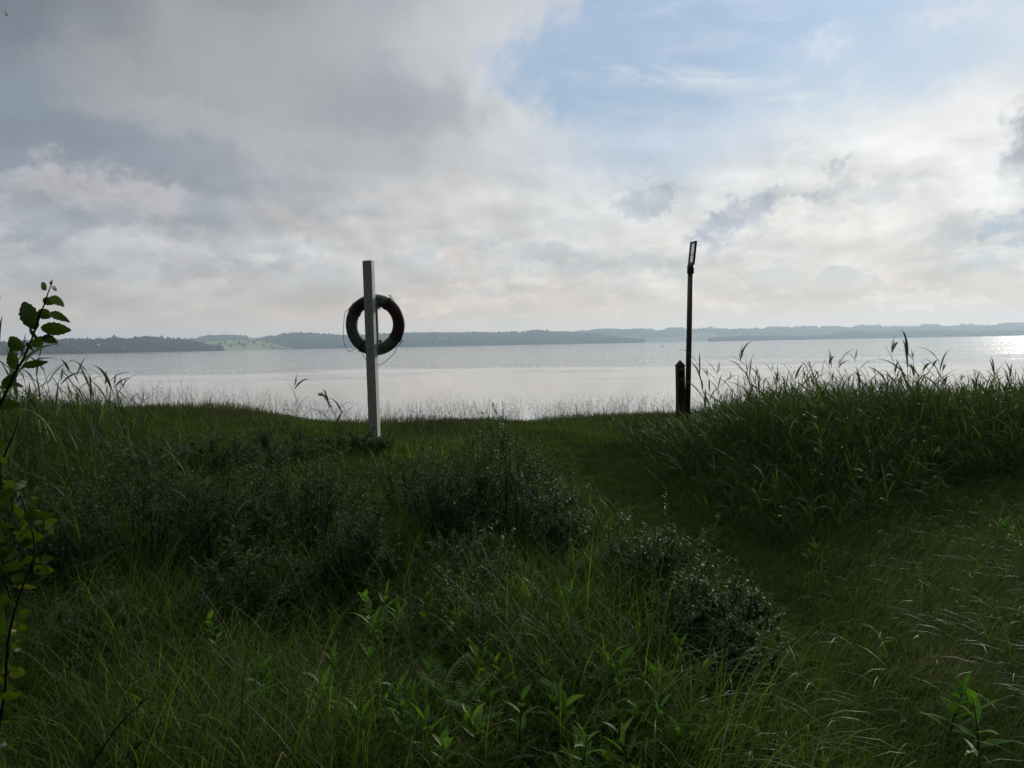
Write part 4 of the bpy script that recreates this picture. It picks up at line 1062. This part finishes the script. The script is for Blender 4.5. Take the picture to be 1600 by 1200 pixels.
# ------------------------------------------------------------------ broad-leaved weeds
def weed(x, y, h, nl, label, seed, ll=.12, wl=.030, tint=.5, droop=1.0):
    r = np.random.default_rng(seed); root = empty('leafy_weed', (x, y, float(gz(x, y)))); tag(root, label, 'weed', 'broad-leaved weeds in the grass')
    lx, ly = r.normal(0, .05), r.normal(0, .05)
    pts = [Vector((lx * t * t, ly * t * t, h * t)) for t in np.linspace(0, 1, 6)]
    v_, f_ = tube(pts, [.004, .0038, .0034, .003, .0025, .0015], 6); mesh_obj('stem', v_, f_, M_weed, root)
    t = np.linspace(.28, 1, nl); LP = np.stack([lx * t * t, ly * t * t, h * t], 1)
    la = r.uniform(0, 6.28) + np.arange(nl) * 2.4 + r.normal(0, .2, nl)
    V, F, T = strips(LP, la, .35 + .85 * t + r.normal(0, .12, nl), r.uniform(.4, 1.2, nl) * droop, ll * r.uniform(.75, 1.2, nl) * (1.15 - .45 * t), wl * r.uniform(.8, 1.2, nl), 7, [.15, .6, .92, 1, .88, .62, .32, .02], tw=r.normal(0, .25, nl), across=3, fold=.4,
                     tint=np.clip(r.normal(tint, .18, nl), 0, 1))
    mesh_obj('foliage', V, F, M_weed, root, attrs=T)
WEEDS = [(620,3.0,'in the grass below the sparse willow sprig'),(700,2.95,'upright and pointed, low in the middle foreground'),(655,3.7,'beside the sparse willow sprig'),(800,2.75,'large pale-leaved one at the bottom centre'),(860,2.9,'just right of the bottom centre'),(935,3.2,'pointed bright leaves between the centre and the path'),(985,2.9,'bright clump near the bottom beside the path'),(1040,2.75,'yellow-green, nearest the path at the bottom'),(905,3.9,'in grass in front of the path-side bush'),(1010,4.3,'behind the brownish bush by the path'),(560,3.3,'half hidden under arching grass'),(830,4.2,'in front of the largest middle bush'),(480,2.9,'low at the bottom towards the left'),(390,3.0,'in the grass near the dark bare twigs'),(230,2.75,'with broad leaves beside the dark bare twigs'),(330,3.6,'in front of the low bush at the left'),(1490,2.9,'pointed leaves low on the right side of the path'),(1540,2.7,'at the bottom right corner'),(1590,5.4,'yellow-green at the right edge of the slope'),(740,3.3,'between sprig and bottom centre'),(590,4.0,'small, in front of the silvery bush'),(900,2.6,'at the very bottom right of centre'),(650,2.6,'at the very bottom left of centre'),(1265,5.3,'small and bright right of the path bend')]
for i, (px, y, l) in enumerate(WEEDS):
    rr2 = random.Random(i * 7 + 1)
    weed(px_x(px, y), y, rr2.uniform(.22, .38) * (1 if y < 5 else .7), rr2.randint(9, 15), 'broad-leaved weed ' + l, 500 + i, ll=rr2.uniform(.09, .14), wl=rr2.uniform(.018, .032), tint=rr2.uniform(.3, .8))
rw = random.Random(99); WP = []
for i in range(60):
    px = rw.uniform(500, 1090); y = rw.uniform(2.5, 4.2)
    if px_x(px, y) > path_x(y) - .3: px = rw.uniform(560, 900)
    WP.append((y, px))
WP.sort(); WP = [(y, px, ['front', 'second', 'third', 'fourth', 'back'][k // 12]) for k, (y, px) in enumerate(WP)]
for i, (y, px, row) in enumerate(WP):
    nth = sum(1 for q in WP if q[2] == row and q[1] < px)
    weed(px_x(px, y), y, rw.uniform(.16, .34), rw.randint(12, 20), '%s leafy weed from the left in the %s row of the bright green clump' % (words[nth], row), 900 + i, ll=rw.uniform(.08, .15), wl=rw.uniform(.014, .030), tint=rw.uniform(.5, 1.0))
# feathery herbs
def herb(x, y, h, label, seed):
    r = np.random.default_rng(seed); root = empty('feathery_herb', (x, y, float(gz(x, y)))); tag(root, label, 'herb', 'feathery herbs in the foreground')
    nf = 9; az_ = np.arange(nf) * 2.4; P = np.stack([np.zeros(nf), np.zeros(nf), h * np.linspace(.2, .9, nf)], 1)
    rib = strips(P, az_, np.linspace(.4, 1.2, nf), np.full(nf, .7), np.full(nf, .17), np.full(nf, .002), 6, [1] * 7)
    c = rib[0].reshape(nf, 7, 2, 3).mean(2); parts = [rib]
    for k in range(1, 7):
        for j in range(2):
            for s_ in (-1, 1):
                Pk_ = c[:, k] * (1 - j * .5) + c[:, k - 1] * j * .5
                parts.append(strips(Pk_, az_ + s_ * 1.05, np.full(nf, .3) + r.normal(0, .1, nf), np.full(nf, .3), np.full(nf, .042 * (1 - abs(k - 3) / 6)), np.full(nf, .009), 2, [.3, 1, .1]))
    V, F, T = join(*parts); mesh_obj('foliage', V, F, M_weed, root, attrs=T)
    v_, f_ = tube([(0, 0, 0), (0, .01, h * .5), (.01, 0, h)], [.003, .0025, .001], 5); mesh_obj('stem', v_, f_, M_weed, root)
for i, (px, y, l) in enumerate([(680,3.05,'feathery herb right under the sparse willow sprig'),(720,2.85,'feathery herb low in the middle foreground'),(340,2.7,'feathery herb beside the bare twigs'),(540,2.8,'feathery herb at the bottom left of centre'),(780,3.5,'feathery herb in front of the low willow bush')]):
    herb(px_x(px, y), y, .26, l, 800 + i)

# ------------------------------------------------------------------ overhanging leafy branch, near the camera
NY = 1.55
def leaf_mesh(base, tip, wpx, r, curl, roll_):
    """one real leaf between two points, toothed edge, curved"""
    ax_ = tip - base; L_ = ax_.length; ax_.normalize()
    view = Vector((0, -1, .15)); sd_ = ax_.cross(view).normalized(); nr = sd_.cross(ax_).normalized()
    q = Matrix.Rotation(roll_, 3, ax_); sd_ = q @ sd_; nr = q @ nr
    w = wpx; vs_, n_ = [], 12
    for k in range(n_ + 1):
        t = k / n_; prof_ = (math.sin(math.pi * t ** .82) ** .8 if 0 < t < 1 else 0) * (1 + (0.10 if k % 2 else -.06)) + .02
        cpt = base + ax_ * (L_ * t) + nr * (curl * L_ * math.sin(math.pi * t)) 
        wave = .06 * L_ * math.sin(t * 9 + r.uniform(0, 3)) * .3
        for s_ in (-1, -.5, 0, .5, 1):
            vs_.append(cpt + sd_ * (s_ * w * .5 * prof_) + nr * (abs(s_) * w * .16 * prof_ + s_ * wave))
    fs_ = [(k * 5 + a, k * 5 + a + 1, (k + 1) * 5 + a + 1, (k + 1) * 5 + a) for k in range(n_) for a in range(4)]
    return vs_, fs_
o0 = at(0, 735, NY)
nb = empty('leafy_branch', o0); tag(nb, 'leafy shrub branch rising close to the camera at the left edge', 'branch')
stems = [([(82,441),(75,458),(69,476),(60,497),(53,521),(43,546),(36,562),(26,578),(14,604),(2,628),(-14,655)], [.0008,.0012,.0015,.0018,.002,.0022,.0024,.0026,.003,.0033,.0036]),
         ([(30,650),(24,672),(12,700),(2,722),(-10,745)], [.0012,.0015,.002,.0024,.003]),
         ([(28,765),(38,790),(46,812),(52,840),(54,868),(46,892),(36,915),(22,960),(12,1010),(8,1080),(-6,1160)], [.001,.0012,.0014,.0016,.0018,.002,.0022,.0026,.003,.0034,.004])]
for pts, rad in stems:
    w_ = smooth_path([at(a, b, NY) - o0 for a, b in pts], 3); rr3 = np.interp(np.linspace(0, 1, len(w_)), np.linspace(0, 1, len(rad)), rad)
    v_, f_ = tube(w_, list(rr3), 8); mesh_obj('stem', v_, f_, M_bark, nb, True)
LEAVES = [(73,453,65,441,10,.75),(80,446,84,436,5,.3),(81,449,89,453,7,.3),(67,467,85,475,12,.55),(79,463,101,479,12,.78),(57,516,37,471,24,.35),(60,484,79,497,16,.6),(77,488,110,504,12,.55),(63,512,112,516,19,.65),(50,541,71,526,14,.4),(66,526,91,536,13,.4),(36,547,15,526,19,.3),(28,578,18,543,20,.35),(34,572,76,565,11,.3),(4,608,27,583,15,.4),(20,600,38,605,7,.35),(-8,632,33,632,17,.3),(46,512,60,530,6,.2),(41,535,52,548,6,.2),(20,560,27,580,6,.3),
 (-4,700,12,690,16,.92),(2,712,8,725,12,.9),(8,762,22,752,12,.9),(20,766,40,758,13,.93),(26,768,32,776,10,.9),(44,812,34,828,9,.93),(46,815,56,808,8,.92),(40,822,52,832,9,.95),(70,824,90,812,14,.85),(78,826,84,836,10,.8),(22,842,70,838,17,.72),(-6,868,30,862,20,.4),(2,890,40,880,14,.35),(-4,936,12,940,22,.9),(4,955,10,985,26,.55),(30,958,50,957,16,.93),(18,990,30,986,10,.88),(16,1006,30,1012,9,.85),(16,1046,32,1048,8,.85),(0,1088,34,1086,12,.88),(-8,1110,16,1124,24,.3),(2,1030,-10,1060,22,.4),(20,915,58,918,7,.95),(10,800,-8,780,18,.4),(12,850,-6,842,16,.5)]
rl = random.Random(17)
for k in range(84):
    t_ = rl.random(); yy = 742 + 455 * t_; xx = np.interp(yy, [742, 770, 812, 868, 915, 1010, 1200], [22, 32, 46, 54, 36, 12, 0]) + rl.uniform(-30, 16)
    an = rl.uniform(-2.6, .5); ll = rl.uniform(10, 34)
    LEAVES.append((xx, yy, xx + ll * math.cos(an), yy + ll * math.sin(an) * .7, ll * rl.uniform(.42, .6), rl.choice([.2, .35, .5, .6, .75, .9])))
for i, (a, b, c, d, w, ti) in enumerate(LEAVES):
    r_ = random.Random(i); dd = r_.uniform(-.05, .05) * (0 if i < 17 else 1) + (.06 if i > 60 else 0)
    B_ = at(a, b, NY + dd) - o0; T_ = at(c, d, NY + dd + r_.uniform(-.03, .03)) - o0
    v_, f_ = leaf_mesh(B_, T_, w / FPX * NY * 1.05, r_, r_.uniform(-.12, .14), r_.uniform(-.35, .35))
    mesh_obj('leaf', v_, f_, M_near, nb, True, attrs=np.full(len(v_), ti))
# dark bare twigs in the bottom corner
for pts, lab in (([(135,1215),(160,1170),(190,1128),(222,1098),(232,1088)], 'dark bare twig slanting up through the grass at the bottom left'),
                 ([(170,1215),(200,1180),(232,1150),(255,1128)], 'second dark bare twig, lower, just beside the longer one')):
    y = 2.35; o1 = at(*pts[0], y); root = empty('bare_twig', o1); tag(root, lab, 'twig')
    base = Vector((o1.x - .1, y, float(gz(o1.x, y)) - .02)) - o1
    w_ = smooth_path([base] + [at(a, b, y) - o1 for a, b in pts], 4); n_ = len(w_)
    v_, f_ = tube(w_, list(np.linspace(.005, .0018, n_)), 6); mesh_obj('stem', v_, f_, M_bark, root, True)
    for k in (n_ // 2, n_ * 3 // 4):
        s_ = w_[k]; v_, f_ = tube([s_, s_ + Vector((.02, .01, .03)), s_ + Vector((.045, .015, .04))], [.002, .0015, .0008], 5); mesh_obj('side_twig', v_, f_, M_bark, root, True)
# a single orange leaf caught in the reeds
o1 = at(1226, 730, 7.0); root = empty('orange_leaf', o1); tag(root, 'single dead orange leaf caught on the reed bed', 'leaf')
v_, f_ = leaf_mesh(Vector((-.03, 0, -.04)), Vector((.035, 0, .045)), .024, random.Random(3), .1, .2)
M_or = simple('dead_leaf', (.22,.11,.02), (.30,.16,.03), 20, 0.6, 0.3); mesh_obj('blade', v_, f_, M_or, root, True)
v_, f_ = tube([(-.03, 0, -.04), (-.045, .01, -.09)], .0012, 5); mesh_obj('stalk', v_, f_, M_or, root)

# ------------------------------------------------------------------ haze
mh, n, out = new_mat('haze')
pv_ = n.n.new('ShaderNodeVolumePrincipled')
pv_.inputs['Color'].default_value = (.70, .855, .98, 1); pv_.inputs['Density'].default_value = 1.35e-4; pv_.inputs['Anisotropy'].default_value = 0.35
n.l.new(pv_.outputs[0], out.inputs['Volume'])
bm = bmesh.new(); bx(bm, (0, 3570, 91), (13600, 8040, 206)) 
hz = bm_obj('haze', bm, mh)
tag(hz, 'thin pale haze over the lake', 'haze', kind='stuff')
